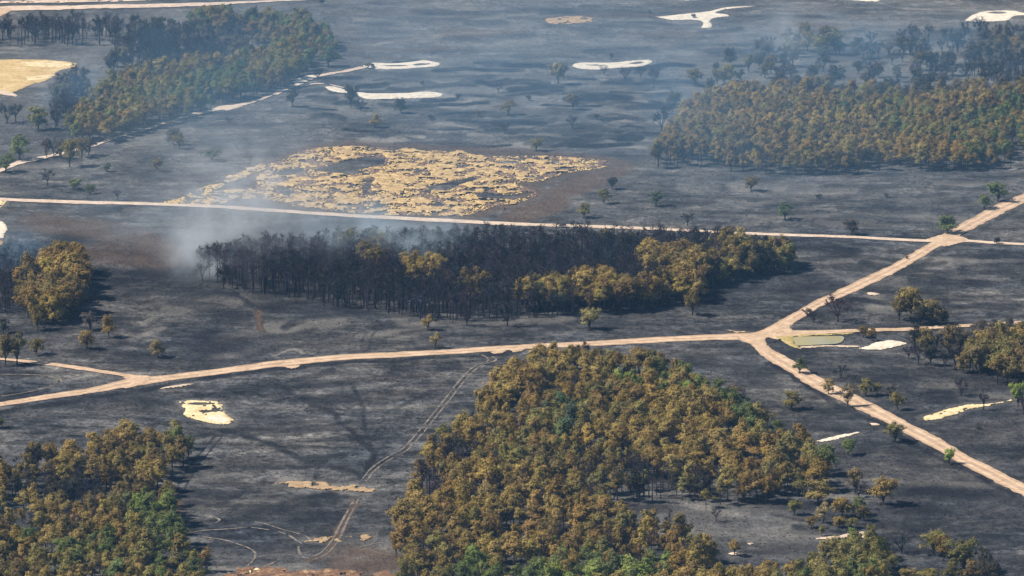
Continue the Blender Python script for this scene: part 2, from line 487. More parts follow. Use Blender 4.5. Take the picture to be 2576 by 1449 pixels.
def build_ground():
    u = np.concatenate([[-4.2, -2.0, -1.0, -0.5, -0.25, -0.16], np.linspace(-0.122, 0.122, 700), [0.16, 0.25, 0.5, 1.0, 2.0, 4.2]])
    ys = np.concatenate([[-4000, -1500, 0, 700, 1150, 1320], np.linspace(1420, 2960, 760), [3050, 3300, 3800, 4800, 7000, 9500, 12500]])
    U, Y = np.meshgrid(u, ys)
    X = U * np.clip(Y, 1420, 2960)
    Z = TH(X, Y)
    nr, nc = X.shape
    V = np.stack([X, Y, Z], -1).reshape(-1, 3)
    i = np.arange(nr - 1)[:, None] * nc + np.arange(nc - 1)[None, :]
    F = np.stack([i, i + 1, i + nc + 1, i + nc], -1).reshape(-1, 4)
    me = mesh_np('ground', V, F, M_GROUND, True)
    soil = np.zeros((nr, nc, 4), np.float32); soil[..., 3] = 1
    up = np.clip((Y - 2020) / 350.0, 0, 1)                       # the upper heath lies under pale ash
    soil[..., 0] = np.clip(0.04 + 0.26 * up * (1 + 0.8 * fbm(X, Y, 40.0, 3, 12.0)) + 0.16 * fbm(X, Y, 22.0, 4, 71.0), 0, 1)
    soil[..., 1] = np.clip(0.95 * fbm(X, Y * 1.2, 22.0, 4, 90.0) + 0.06 * (1 - up), 0, 0.8)
    lm = np.exp(-((X + 120) / 90.0) ** 2 - ((Y - 1960) / 110.0) ** 2)   # the blackest ground, left of the middle
    soil[..., 1] = np.clip(soil[..., 1] + 0.60 * lm, 0, 1)
    g3 = np.exp(-((X - 150) / 60.0) ** 2 - ((Y - 1690) / 150.0) ** 2)
    soil[..., 1] = np.clip(soil[..., 1] + 0.42 * g3, 0, 1)
    g2 = np.exp(-((X - 65) / 60.0) ** 2 - ((Y - 1905) / 45.0) ** 2)
    soil[..., 1] = np.clip(soil[..., 1] + 0.40 * g2, 0, 1)
    wob = 0.55 + 0.9 * (fbm(X, Y, 7.0, 3, 2.0) * 0.5 + 0.5)
    warpx = fbm(X, Y, 14.0, 3, 31.0) * 2.6; warpy = fbm(X, Y, 14.0, 3, 47.0) * 4.0
    for ch, pts, w, s, rut in strokes():
        if s == 0: continue
        P = G(pts[:, 0], pts[:, 1])
        pad = w * 4 + 8
        rsel = np.where((ys > P[:, 1].min() - pad) & (ys < P[:, 1].max() + pad))[0]
        if len(rsel) == 0: continue
        r0, r1 = rsel[0], rsel[-1] + 1
        yy = np.clip(ys[r0:r1], 1420, 2960)
        ulo = min((P[:, 0].min() - pad) / yy.min(), (P[:, 0].min() - pad) / yy.max()); uhi = max((P[:, 0].max() + pad) / yy.min(), (P[:, 0].max() + pad) / yy.max())
        csel = np.where((u > ulo) & (u < uhi))[0]
        if len(csel) == 0: continue
        c0, c1 = csel[0], csel[-1] + 1
        xs, yv = X[r0:r1, c0:c1], Y[r0:r1, c0:c1]
        k = 1.0 if w > 1.0 else 0.12
        ky = 0.42 if w > 0.95 else 1.0          # wide swathes lie along the wind rows
        P2 = P * np.array([1, ky])
        d = polydist(xs + warpx[r0:r1, c0:c1] * k, (yv + warpy[r0:r1, c0:c1] * k) * ky, P2)
        s = min(1.0, s * (1.5 if w > 0.95 else 1.15))
        if rut: d = np.abs(d - rut)
        v = s * np.clip((1.15 - d / w) * 1.9, 0, 1) * np.clip(wob[r0:r1, c0:c1], 0, 1.3)
        soil[r0:r1, c0:c1, ch] = np.clip(np.maximum(soil[r0:r1, c0:c1, ch], v), 0, 1)
    at = me.color_attributes.new('soil', 'FLOAT_COLOR', 'POINT')
    at.data.foreach_set('color', soil.reshape(-1))
    return link('ground', me, kind='structure', label='burnt heath ground streaked with grey ash and black char')




# ------------------------------------------------------------------ roads: strips draped on the heath
def road(name, pts, thick, material, lift, label, rag=0.5, gaps=0.0, n=14):
    """pts: picture points of the centre line, thick: vertical thickness in the picture (px) at each"""
    P = smooth([(a, b) for a, b in pts], n); T = smooth([(t, 0) for t in thick], n)[:, 0]
    # centre line and width in metres
    C = G(P[:, 0], P[:, 1])
    hi = G(P[:, 0], P[:, 1] - T / 2); lo = G(P[:, 0], P[:, 1] + T / 2)
    tan = np.gradient(C, axis=0); tan /= np.linalg.norm(tan, axis=1)[:, None]
    nor = np.stack([-tan[:, 1], tan[:, 0]], -1)
    W = np.abs(((hi - lo) * nor).sum(1)) / 2
    if name == 'wheel_rut': W = np.clip(W, 0.36, 0.55) if 'vehicle' in label or 'loop' in label else np.clip(W, 0.35, 0.7)
    # resample every 1.3 m
    s = np.concatenate([[0], np.cumsum(np.linalg.norm(np.diff(C, axis=0), axis=1))])
    k = np.arange(0, s[-1], 1.3)
    C = np.stack([np.interp(k, s, C[:, 0]), np.interp(k, s, C[:, 1])], -1)
    W = np.interp(k, s, W)
    tan = np.gradient(C, axis=0); tan /= np.linalg.norm(tan, axis=1)[:, None]
    nor = np.stack([-tan[:, 1], tan[:, 0]], -1)
    nc = 13
    q = np.linspace(-1, 1, nc)
    e0 = W * (1 + 0.10 * fbm(k, k * 0 + 3, 12, 2)) + rag * 1.5 * fbm(k, k * 0, 4.0, 3)
    e1 = W * (1 + 0.10 * fbm(k, k * 0 + 9, 12, 2)) + rag * 1.5 * fbm(k, k * 0 + 50, 4.0, 3)
    off = np.where(q[None, :] < 0, q[None, :] * e0[:, None], q[None, :] * e1[:, None])
    X = C[:, 0:1] + nor[:, 0:1] * off; Y = C[:, 1:2] + nor[:, 1:2] * off
    Z = TH(X, Y) + lift + 0.05 * np.cos(q * math.pi * 2.0)[None, :] * 0.5
    nr = len(k)
    V = np.stack([X, Y, Z], -1).reshape(-1, 3)
    i = np.arange(nr - 1)[:, None] * nc + np.arange(nc - 1)[None, :]
    F = np.stack([i, i + nc, i + nc + 1, i + 1], -1).reshape(-1, 4)
    if gaps:
        c = V[F].mean(1)
        F = F[fbm(c[:, 0], c[:, 1], 3.0, 3) > gaps]
    me = mesh_np(name, V, F, material, True)
    at = me.attributes.new('across', 'FLOAT', 'POINT'); at.data.foreach_set('value', np.tile(q, nr).astype(np.float32))
    return link(name, me, kind='structure', label=label)


road('dirt_road', [(-90, 1034), (0, 1020), (130, 1000), (230, 984), (340, 962), (430, 951), (560, 935), (700, 917), (860, 902), (1000, 895), (1192, 885), (1332, 877), (1500, 869), (1717, 857), (1874, 851), (1925, 850)],
     [10, 11, 12, 14, 20, 15, 15, 16, 15, 14, 13, 12, 12, 13, 16, 18], M_ROAD, 0.10, 'main sand road running across the heath from left edge to the junction')
road('dirt_road', [(1880, 855), (1925, 841), (1991, 806), (2050, 773), (2117, 740), (2151, 724), (2251, 673), (2351, 613), (2417, 576), (2480, 546), (2576, 503), (2680, 455)],
     [22, 24, 24, 22, 24, 25, 26, 26, 27, 26, 26, 27], M_ROAD, 0.125, 'straight sand road climbing from the junction to the upper right')
road('dirt_road', [(1870, 852), (1902, 866), (1934, 893), (2000, 933), (2050, 962), (2134, 1003), (2217, 1046), (2284, 1083), (2351, 1116), (2417, 1153), (2484, 1189), (2576, 1236), (2680, 1288)],
     [16, 34, 36, 34, 34, 34, 33, 33, 33, 32, 31, 31, 30], M_ROAD, 0.15, 'straight sand road leaving the junction towards the lower right')
road('dirt_road', [(1930, 852), (1985, 843), (2080, 839), (2150, 835), (2230, 831), (2280, 829), (2417, 818), (2500, 813), (2640, 806)],
     [22, 15, 9, 8, 8, 8, 8, 8, 8], M_ROAD, 0.175, 'narrow sand road running right from the junction above the pond')
road('dirt_track', [(-60, 498), (0, 501), (200, 509), (500, 520), (859, 544), (1192, 560), (1492, 571), (1717, 582), (1951, 594), (2150, 599), (2345, 604), (2420, 603), (2500, 607), (2576, 611), (2680, 616)],
     [7, 7, 7, 7, 8, 8, 7, 6, 6.5, 6, 6, 6, 5.5, 5.5, 5.5], M_TRACK, 0.20, 'long thin pale track crossing the whole heath under the golden grass')
road('dirt_track', [(-60, 900), (0, 905), (67, 913), (200, 930), (300, 944), (350, 952)], [4, 5, 7, 8, 8, 9], M_ROAD, 0.225, 'short sand track joining the main road from the left')
road('dirt_track', [(-50, 440), (0, 428), (50, 409), (100, 398), (213, 373), (283, 350), (367, 328), (433, 306), (533, 282), (633, 261), (700, 237), (750, 213), (793, 193), (859, 180), (919, 167)],
     [9, 9, 9, 7, 6, 5.5, 5.5, 6, 8, 5, 4.5, 4.5, 6, 5, 6], M_TRACK, 0.25, 'winding pale path along the foot of the upper left wood', 0.9)
road('dirt_track', [(765, 218), (793, 211), (830, 214), (865, 222)], [2, 2.5, 2, 2], M_TRACK, 0.275, 'faint path bending towards the lower white bunker', 0.3, -0.15)
road('dirt_track', [(-60, 27), (30, 20), (150, 19), (300, 17), (470, 15), (620, 7), (760, 0), (900, -8)], [12, 12, 9, 9, 9, 5, 4, 4], M_TRACK, 0.30, 'broad pale track along the top left edge', 1.2)
road('dirt_track', [(-60, 5), (120, 4), (300, 2), (450, -3)], [5, 6, 5, 5], M_TRACK, 0.325, 'pale strip of track at the very top left', 1.0, -0.3)


RUTS = [
    ([(1238, 902), (1246, 912), (1194, 935), (1104, 1039), (1030, 1123), (990, 1147), (950, 1174), (919, 1210)], -0.10, 'right wheel rut of the long vehicle track, upper part'),
    ([(1212, 897), (1228, 912), (1180, 935), (1092, 1037), (1018, 1120), (978, 1144), (938, 1171), (907, 1207)], -0.10, 'left wheel rut of the long vehicle track, upper part'),
    ([(903, 1250), (873, 1310), (850, 1360), (818, 1395), (784, 1409)], -0.5, 'right wheel rut of the vehicle track at the bottom'),
    ([(893, 1250), (861, 1308), (836, 1356), (804, 1391), (774, 1403)], -0.5, 'left wheel rut of the vehicle track at the bottom'),
    ([(505, 1290), (530, 1294), (552, 1302), (540, 1312)], 0.0, 'short pale rut left of the lower swirls'),
    ([(640, 1308), (665, 1313), (708, 1328), (745, 1338), (770, 1346), (784, 1362)], -0.12, 'curved pale rut in the middle of the lower swirls'),
    ([(700, 1334), (730, 1346), (745, 1356), (760, 1366)], 0.0, 'short pale rut under the curved one'),
    ([(509, 1346), (560, 1354), (588, 1362), (622, 1374), (638, 1384), (642, 1396), (628, 1417), (590, 1440)], -0.15, 'pale rut curling down to the rusty heath'),
    ([(469, 1338), (510, 1330), (560, 1327), (628, 1323), (680, 1330)], 0.0, 'faint pale rut right of the lower left wood'),
    ([(751, 1372), (752, 1386), (764, 1402), (790, 1406)], 0.0, 'small hooked rut beside the vehicle track'),
    ([(708, 1403), (680, 1418), (650, 1430), (615, 1443)], -0.1, 'slanting rut above the rusty heath'),
    ([(896, 1382), (925, 1374), (960, 1366)], 0.0, 'short rut left of the central wood near the bottom'),
    ([(-60, 1003), (0, 1000), (60, 992), (110, 982), (140, 972), (154, 965), (150, 957), (130, 951), (80, 946), (-60, 944)], -0.2, 'outer line of the looped track at the left edge'),
    ([(70, 989), (115, 978), (140, 967), (143, 959), (126, 953)], -0.1, 'inner line of the looped track at the left edge'),
]
for q, (pp, gp, lab) in enumerate(RUTS):
    road('wheel_rut', pp, [1.5 if 'vehicle' in lab or 'loop' in lab else 1.8] * len(pp), M_RUT, 0.06 + 0.004 * q, lab, 0.22, -0.42, 10)

# ------------------------------------------------------------------ sheets with ragged outlines
def sheet(name, outline, material, lift, label, rag=1.0, rs_=5.0, holes=(), kind='structure', dx=0.36, dy=0.6, clump=None, cat=None, gapf=None, noise_th=None, sm=True):
    P = G(*smooth(outline + [outline[0]], 5).T)
    H = [G(*smooth(h + [h[0]], 4).T) for h in holes]
    x0, y0 = P.min(0) - 2; x1, y1 = P.max(0) + 2
    xs = np.arange(x0, x1, dx); ys = np.arange(y0, y1, dy)
    X, Y = np.meshgrid(xs, ys)
    f = inpoly(X, Y, P) + rag * 1.5 * fbm(X, Y * 0.6, rs_, 4, 5.0) - rag * 0.2 + 0.5 * fbm(X, Y, 1.5, 2, 25.0)
    for h in H: f = np.minimum(f, -(inpoly(X, Y, h) + rag * 0.6 * fbm(X, Y * 0.6, rs_, 4, 9.0)))
    if noise_th is not None:
        sc, th, edge = noise_th
        g = fbm(X, Y * 0.45, sc, 5, 13.0) if cat != 'grass' else fbm(X * 0.7, Y * 0.75, sc, 5, 13.0)
        f = np.minimum(f, (g - th) * 10 + np.clip(f / edge, -1, 1) * 2.0)
    keep = f > 0
    hgt = np.clip(f, 0, 1.5) / 1.5
    Z = TH(X, Y) + lift * (0.35 + 0.65 * hgt)
    if clump: Z = Z + clump * (fbm(X, Y, 2.6, 3, 1.0) * 0.5 + 0.5) * hgt
    nr, nc = X.shape
    i = np.arange(nr - 1)[:, None] * nc + np.arange(nc - 1)[None, :]
    ok = keep[:-1, :-1] & keep[1:, 1:] & keep[1:, :-1] & keep[:-1, 1:]
    F = np.stack([i, i + 1, i + nc + 1, i + nc], -1)[ok]
    if len(F) == 0: return None
    used, inv = np.unique(F, return_inverse=True)
    V = np.stack([X, Y, Z], -1).reshape(-1, 3)[used]
    return link(name, mesh_np(name, V, inv.reshape(-1, 4), material, sm), kind=kind, label=label, cat=cat)


# junction fillets
sheet('dirt_road', [(1855, 848), (1905, 838), (1950, 822), (1995, 802), (2005, 812), (1990, 826), (2010, 838), (2060, 838), (2050, 845), (1990, 850), (1945, 852), (1928, 856), (1930, 870), (1945, 886), (1925, 900), (1900, 885), (1885, 866), (1865, 859)],
      M_SANDPLAIN, 0.27, 'wide bare sand junction where four roads meet', 0.3, 4)
sheet('dirt_road', [(300, 950), (345, 946), (380, 948), (370, 962), (330, 975), (300, 975), (330, 962)], M_SANDPLAIN, 0.29, 'sand fork where the short left track joins the main road', 0.3, 4)
sheet('dirt_road', [(2325, 600), (2370, 588), (2410, 590), (2440, 602), (2400, 612), (2370, 616)], M_SANDPLAIN, 0.30, 'sand crossing of the thin track and the upper right road', 0.3, 4)
for q, (ax, ay) in enumerate([(230, 988), (735, 927), (1300, 888), (2048, 968), (1250, 893)]):
    sheet('dirt_road', [(ax - 22, ay - 3), (ax + 22, ay - 6), (ax + 12, ay + 1), (ax - 8, ay + 3)], M_SANDPLAIN, 0.31,
          ['sand lay-by below the main road at the left', 'sand lay-by below the main road near the middle', 'sand lay-by below the main road left of the central wood', 'sand spill beside the lower right road', 'small sand spill under the main road before the wood'][q], 0.4, 3)
# bare sand
SP_ = [
    ('sand_field', [(-80, 152), (60, 151), (130, 153), (185, 160), (197, 171), (150, 181), (120, 205), (80, 215), (40, 232), (10, 240), (-80, 238)], M_FIELD, 'large tan sandy field at the upper left edge', 0.6, []),
    ('sand_patch', [(40, 157), (120, 155), (185, 162), (190, 170), (150, 174), (90, 172), (50, 166)], M_CREAM, 'pale far corner of the tan sandy field', 1.2, []),
    ('sand_patch', [(55, 196), (110, 190), (140, 192), (115, 204), (70, 206)], M_CREAM, 'pale strip in the middle of the tan sandy field', 1.2, []),
    ('sand_patch', [(-60, 231), (0, 229), (42, 240), (38, 246), (0, 240), (-60, 236)], M_TRACK, 'pale path leaving the tan sandy field', 0.4, []),
    ('sand_patch', [(-60, 20), (20, 17), (32, 24), (10, 36), (-10, 42), (-60, 44)], M_SANDPLAIN, 'orange sand bank at the top left corner', 0.6, []),
    ('sand_bunker', [(912, 162), (940, 156), (990, 157), (1050, 152), (1068, 150), (1100, 156), (1108, 161), (1095, 167), (1050, 170), (1000, 173), (950, 172), (918, 167)], M_WHITE, 'white ring shaped bunker at the end of the winding path', 0.3, [[(962, 163.5), (985, 162), (1026, 163), (1000, 165)], [(1040, 161), (1055, 159), (1082, 160), (1060, 163.5), (1045, 163.5)]]),
    ('sand_bunker', [(895, 230), (930, 234), (1000, 235), (1080, 233), (1112, 237), (1114, 242), (1090, 247), (1000, 249), (930, 250), (905, 244)], M_WHITE, 'long white sand bunker below the ring shaped one', 0.3, []),
    ('sand_bunker', [(812, 219), (840, 218), (868, 226), (885, 232), (860, 234), (830, 229)], M_WHITE, 'short white sand tail left of the long bunker', 0.3, []),
    ('sand_bunker', [(1440, 164), (1460, 158), (1540, 157), (1610, 151), (1636, 151), (1637, 159), (1615, 167), (1560, 171), (1500, 176), (1460, 174), (1442, 169)], M_WHITE, 'white ring bunker left of the smoking trees', 0.3, [[(1475, 163.5), (1500, 163), (1530, 164), (1500, 165)], [(1585, 159), (1605, 156), (1620, 157), (1605, 161), (1590, 161)]]),
    ('sand_patch', [(1369, 54), (1385, 45), (1430, 40), (1480, 41), (1503, 45), (1480, 55), (1430, 61), (1385, 60)], M_TAN, 'oval pinkish tan bare patch on the upper heath', 1.0, []),
    ('sand_bunker', [(1648, 43), (1717, 36), (1780, 30), (1825, 20), (1895, 17), (1830, 25), (1802, 33), (1830, 38), (1832, 43), (1800, 46), (1787, 54), (1792, 69), (1765, 71), (1768, 58), (1745, 51), (1690, 51)], M_WHITE, 'branching white sand scar at the top of the heath', 0.3, []),
    ('sand_bunker', [(2427, 52), (2450, 36), (2480, 28), (2550, 27), (2576, 33), (2640, 37), (2640, 42), (2560, 40), (2535, 52), (2490, 55), (2450, 55)], M_WHITE, 'white sand bunker at the top right corner', 0.3, [[(2484, 32), (2510, 29), (2532, 32), (2510, 35)]]),
    ('sand_patch', [(2117, 0), (2160, -3), (2210, 1), (2205, 6), (2160, 4)], M_WHITE, 'thin white sand sliver at the top edge', 0.3, []),
    ('sand_patch', [(1690, -4), (1720, -5), (1757, -1), (1750, 2), (1710, 2)], M_WHITE, 'short white sand sliver at top edge, left of the other', 0.3, []),
    ('sand_patch', [(737, 205), (760, 192), (795, 186), (785, 198), (765, 210), (742, 214)], M_WHITE, 'bright sand widening of the winding path', 0.5, []),
    ('sand_patch', [(530, 280), (560, 270), (620, 266), (640, 262), (600, 276), (560, 286), (535, 287)], M_TRACK, 'sandy widening of the path below the wood', 0.5, []),
    ('sand_patch', [(-60, 507), (0, 503), (18, 504), (12, 514), (0, 523), (-60, 530)], M_CREAM, 'sand patch touching the thin track at left edge', 0.4, []),
    ('sand_patch', [(-60, 556), (0, 556), (18, 568), (20, 578), (12, 594), (0, 602), (-60, 600)], M_WHITE, 'white sand hollow at the left edge', 0.4, []),
    ('sand_patch', [(-60, 606), (0, 604), (12, 608), (0, 618), (-60, 620)], M_TAN, 'brown sand just below the white hollow', 0.6, []),
    ('sand_patch', [(450, 1011), (480, 1008), (540, 1010), (560, 1020), (558, 1030), (585, 1050), (575, 1064), (530, 1064), (510, 1058), (470, 1048), (460, 1030)], M_CREAM, 'big cream sand scrape on the dark heath above the lower left wood', 0.9, [[(470, 1016), (500, 1013), (545, 1015), (500, 1018)], [(500, 1033), (520, 1031), (535, 1034), (515, 1037)]]),
    ('sand_patch', [(505, 1050), (545, 1040), (580, 1049), (584, 1056), (565, 1064), (530, 1063)], M_WHITE, 'bright tongue of the cream sand scrape', 0.4, []),
    ('sand_patch', [(684, 1213), (720, 1205), (770, 1206), (840, 1215), (942, 1225), (930, 1237), (880, 1236), (790, 1226), (720, 1222)], M_TAN, 'tan strip of unburnt ground crossed by the wheel ruts', 1.2, []),
    ('sand_patch', [(760, 1353), (840, 1350), (890, 1345), (935, 1347), (925, 1359), (850, 1362), (770, 1362)], M_TAN, 'speckled tan strip lower down across the wheel ruts', 2.0, []),
    ('sand_patch', [(2320, 1054), (2340, 1046), (2400, 1028), (2440, 1020), (2490, 1018), (2541, 1008), (2541, 1013), (2480, 1026), (2430, 1036), (2390, 1052), (2350, 1061), (2325, 1061)], M_CREAM, 'long golden sand scrape by the right edge', 0.6, []),
    ('sand_patch', [(2157, 880), (2185, 872), (2210, 862), (2240, 858), (2265, 861), (2282, 866), (2262, 873), (2225, 883), (2190, 885)], M_WHITE, 'white sand patch right of the pond', 0.5, []),
    ('sand_patch', [(2052, 1109), (2080, 1103), (2115, 1097), (2155, 1090), (2157, 1095), (2120, 1104), (2085, 1112), (2055, 1113)], M_WHITE, 'narrow white sand strip right of the central wood', 0.5, []),
    ('sand_patch', [(2060, 1352), (2100, 1343), (2150, 1335), (2180, 1333), (2178, 1346), (2130, 1350), (2090, 1354)], M_TRACK, 'broken pale strip above the lower right trees', 1.6, []),
    ('sand_patch', [(2180, 739), (2195, 738), (2213, 741), (2205, 746), (2185, 745)], M_TRACK, 'small pink sand spot beside upper right road', 0.6, []),
    ('sand_patch', [(403, 977), (440, 970), (483, 967), (483, 970), (440, 976), (404, 980)], M_TRACK, 'short white strip below the main road', 0.2, []),
    ('sand_patch', [(1806, 842), (1830, 836), (1870, 838), (1890, 843), (1850, 845), (1815, 844)], M_TAN, 'stony tan verge above the junction', 1.2, []),
    ('sand_patch', [(1876, 1364), (1895, 1364), (1897, 1369), (1880, 1369)], M_TRACK, 'small white sand spot left of the lower right trees', 0.5, []),
    ('sand_patch', [(1825, 1390), (1845, 1386), (1862, 1391), (1840, 1396)], M_TRACK, 'white sand spot under the lone small tree', 0.5, []),
    ('sand_patch', [(2190, 1070), (2210, 1068), (2215, 1075), (2195, 1075)], M_TRACK, 'white speck of sand left of the lower right road', 0.8, []),
    ('sand_patch', [(1195, 968), (1215, 963), (1225, 970), (1205, 975)], M_TAN, 'tan spot at the left edge of the central wood', 0.8, []),
    ('sand_patch', [(-60, 1406), (0, 1404), (20, 1406), (0, 1412), (-60, 1415)], M_SANDPLAIN, 'sand strip at the bottom left edge', 0.3, []),
    ('heath_patch', [(570, 1428), (640, 1422), (760, 1432), (860, 1436), (920, 1442), (1000, 1448), (1010, 1520), (560, 1520)], M_RUST, 'rust coloured unburnt heath along the bottom edge', 1.8, []),
    ('sand_patch', [(605, 1430), (650, 1426), (680, 1432), (660, 1440), (620, 1442)], M_CREAM, 'yellow sand spot in the rusty heath', 1.4, []),
    ('sand_patch', [(730, 1438), (790, 1436), (850, 1441), (800, 1447), (740, 1446)], M_TAN, 'tan sand spot in the rusty heath, right of the yellow one', 1.4, []),
]
lift = 0.32
for (nm, out, mm, lab, rg, hl) in SP_:
    soft = mm in (M_TAN, M_RUST)
    sheet(nm, out, mm, lift, lab, rg * (1.6 if soft else 1), 4.0 if not soft else 2.6, hl, noise_th=(2.2, -0.17, 5.0) if soft else ((1.6, -0.30, 2.0) if mm is M_CREAM else None)); lift += 0.006
for q, (ax, ay, w) in enumerate([(650, 330, 8), (2340, 1340, 12), (1630, 456, 10), (1640, 690, 6), (2040, 1092, 8), (620, 1210, 16), (2400, 905, 8), (1360, 505, 10), (300, 672, 14), (2630, 580, 6)]):
    pass

GOLD = [(655, 415), (700, 410), (740, 390), (790, 375), (850, 370), (960, 372), (1060, 378), (1100, 378), (1160, 384), (1250, 392), (1400, 393), (1480, 398), (1545, 412), (1500, 425), (1420, 436), (1370, 455), (1300, 462), (1355, 485), (1320, 505), (1250, 518), (1200, 535), (1140, 545), (1000, 542), (880, 536), (780, 525), (730, 515), (690, 508), (655, 500), (648, 470), (655, 440)]
GH = [[(690, 436), (720, 428), (760, 426), (772, 432), (745, 442), (700, 443)],
      [(790, 432), (850, 412), (930, 398), (975, 402), (965, 418), (900, 432), (940, 440), (860, 440)],
      [(1070, 470), (1120, 460), (1180, 448), (1200, 450), (1160, 468), (1120, 482), (1080, 480)],
      [(1195, 488), (1230, 485), (1280, 492), (1340, 484), (1320, 500), (1250, 503), (1205, 500)],
      [(910, 470), (935, 452), (940, 458), (925, 490), (915, 500)],
      [(700, 488), (720, 480), (745, 486), (720, 494)], [(1240, 405), (1290, 404), (1310, 408), (1260, 412)]]
build_ground()
# pond with its bank
sheet('pond_bank', [(1950, 851), (1975, 848), (1998, 848), (1996, 858), (2001, 870), (2010, 875), (2016, 881), (1995, 879), (1975, 868)], M_BANK, 0.34, 'yellow grassy bank at the left end of the pond', 0.3, 3)
sheet('pond_bank', [(2008, 876), (2050, 873.5), (2110, 872), (2160, 873), (2158, 877), (2080, 877), (2014, 880)], M_TRACK, 0.355, 'pale sandy lip along the front of the pond', 0.3, 3)
sheet('grass_verge', [(1985, 850), (2020, 845), (2090, 843), (2150, 839), (2130, 845), (2060, 848.5), (2000, 851)], M_BANK, 0.37, 'yellow grass verge between pond and narrow road', 0.4, 3)
_p = G(*smooth([(1996, 858), (2000, 853), (2020, 851), (2060, 851), (2100, 850), (2117, 851), (2120, 858), (2106, 868), (2060, 871), (2006, 873), (2001, 866)] + [(1996, 858)], 5).T)
_z = float(TH(_p[:, 0], _p[:, 1]).mean()) + 0.22
_c = _p.mean(0)
_V = [(_c[0], _c[1], _z)] + [(a, b, _z) for a, b in (_p - _c) * 1.04 + _c]
_F = [(0, i, i + 1) for i in range(1, len(_p))]
link('pond_water', mesh_np('pond_water', _V, _F, M_WATER), kind='structure', label='small rectangular pond with milky green water')

# the great patch of unburnt golden grass
WING = [(380, 514), (450, 500), (490, 480), (520, 470), (560, 450), (600, 428), (650, 418), (680, 420), (650, 434), (600, 452), (560, 470), (540, 484), (600, 478), (660, 482), (665, 498), (600, 504), (540, 517), (470, 517)]
sheet('dry_grass', WING, M_TAN2, 0.29, 'pale thin end of the golden grass fading to the left under smoke', 4.0, 9.0, [], 'stuff', 0.42, 0.9, 0.4, 'grass', noise_th=(2.4, 0.10, 30.0), sm=False)
sheet('dry_grass', GOLD, M_GOLD, 0.30, 'large patch of unburnt golden grass above the thin track', 7.0, 11.0, GH, 'stuff', 0.42, 0.9, 0.75, 'grass', noise_th=(3.1, -0.06, 32.0), sm=False)


# ------------------------------------------------------------------ trees
def quads(C, Nn, size, rr, asp=1.0):
    """leaf clusters: one rhombic quad per centre"""
    n = len(C)
    Nn = Nn / (np.linalg.norm(Nn, axis=1)[:, None] + 1e-9)
    a = rr.normal(size=(n, 3)); t = np.cross(Nn, a); t /= np.linalg.norm(t, axis=1)[:, None] + 1e-9
    b = np.cross(Nn, t)
    s = size * rr.uniform(0.6, 1.35, n)[:, None]
    k = rr.uniform(0.55, 1.0, n)[:, None] * asp
    V = np.stack([C + t * s, C + b * s * k, C - t * s, C - b * s * k], 1).reshape(-1, 3)
    return V, np.arange(4 * n).reshape(-1, 4)


def tube(p0, p1, r0, r1, sides=4):
    d = np.array(p1) - np.array(p0); d = d / (np.linalg.norm(d) + 1e-9)
    a = np.cross(d, [0.3, 0.9, 0.2]); a /= np.linalg.norm(a); b = np.cross(d, a)
    an = np.arange(sides) * 2 * math.pi / sides
    ring = np.cos(an)[:, None] * a + np.sin(an)[:, None] * b
    V = np.vstack([np.array(p0) + ring * r0, np.array(p1) + ring * r1])
    i = np.arange(sides); j = (i + 1) % sides
    return V, np.stack([i, j, j + sides, i + sides], -1)


def chain(pts, r0, r1, sides=4):
    VV, FF, o = [], [], 0
    n = len(pts) - 1
    for k in range(n):
        V, F = tube(pts[k], pts[k + 1], r0 + (r1 - r0) * k / n, r0 + (r1 - r0) * (k + 1) / n, sides)
        VV.append(V); FF.append(F + o); o += len(V)
    return np.vstack(VV), np.vstack(FF)


def joinvf(parts):
    o = 0; VV, FF = [], []
    for V, F in parts:
        VV.append(V); FF.append(F + o); o += len(V)
    return np.vstack(VV), np.vstack(FF)


def crown_mesh(name, lobes, rr, leaf=0.24, per=13, fill=1.0):
    """lobes: (centre, radii). Needle tufts sit on many small clumps over each lobe."""
    C, Nn, val = [], [], []
    for (c, r) in lobes:
        c = np.array(c); r = np.array(r)
        ncl = max(4, int(5.0 * (r[0] * r[2]) ** 0.9 * fill))
        for _ in range(ncl):
            d = rr.normal(size=3); d /= np.linalg.norm(d)
            if d[2] < -0.55: d[2] *= -0.6
            cc = c + d * r * rr.uniform(0.45, 1.18)
            cr = rr.uniform(0.40, 0.85)
            v = rr.uniform(0.1, 0.9)
            e = rr.normal(size=(per, 3)); e /= np.linalg.norm(e, axis=1)[:, None]
            g_ = rr.normal(size=(per, 3)) * 0.50
            C.append(cc + g_ * cr * np.array([1.05, 1.05, 1.0]) + np.array([0, 0, 0.25]) * rr.uniform(0, 1, (per, 1)) * cr)
            Nn.append(g_ * 0.9 + d * 1.1 + np.array([0, 0, 0.5]) + rr.normal(size=(per, 3)) * 0.40)
            val.append(np.clip(v + rr.uniform(-0.12, 0.12, per), 0, 1))
    C = np.vstack(C); Nn = np.vstack(Nn); val = np.concatenate(val)
    V, F = quads(C, Nn, leaf * 1.55, rr)
    me = mesh_np(name, V, F, M_NEEDLE)
    at = me.attributes.new('clump', 'FLOAT', 'FACE'); at.data.foreach_set('value', val.astype(np.float32))
    return me


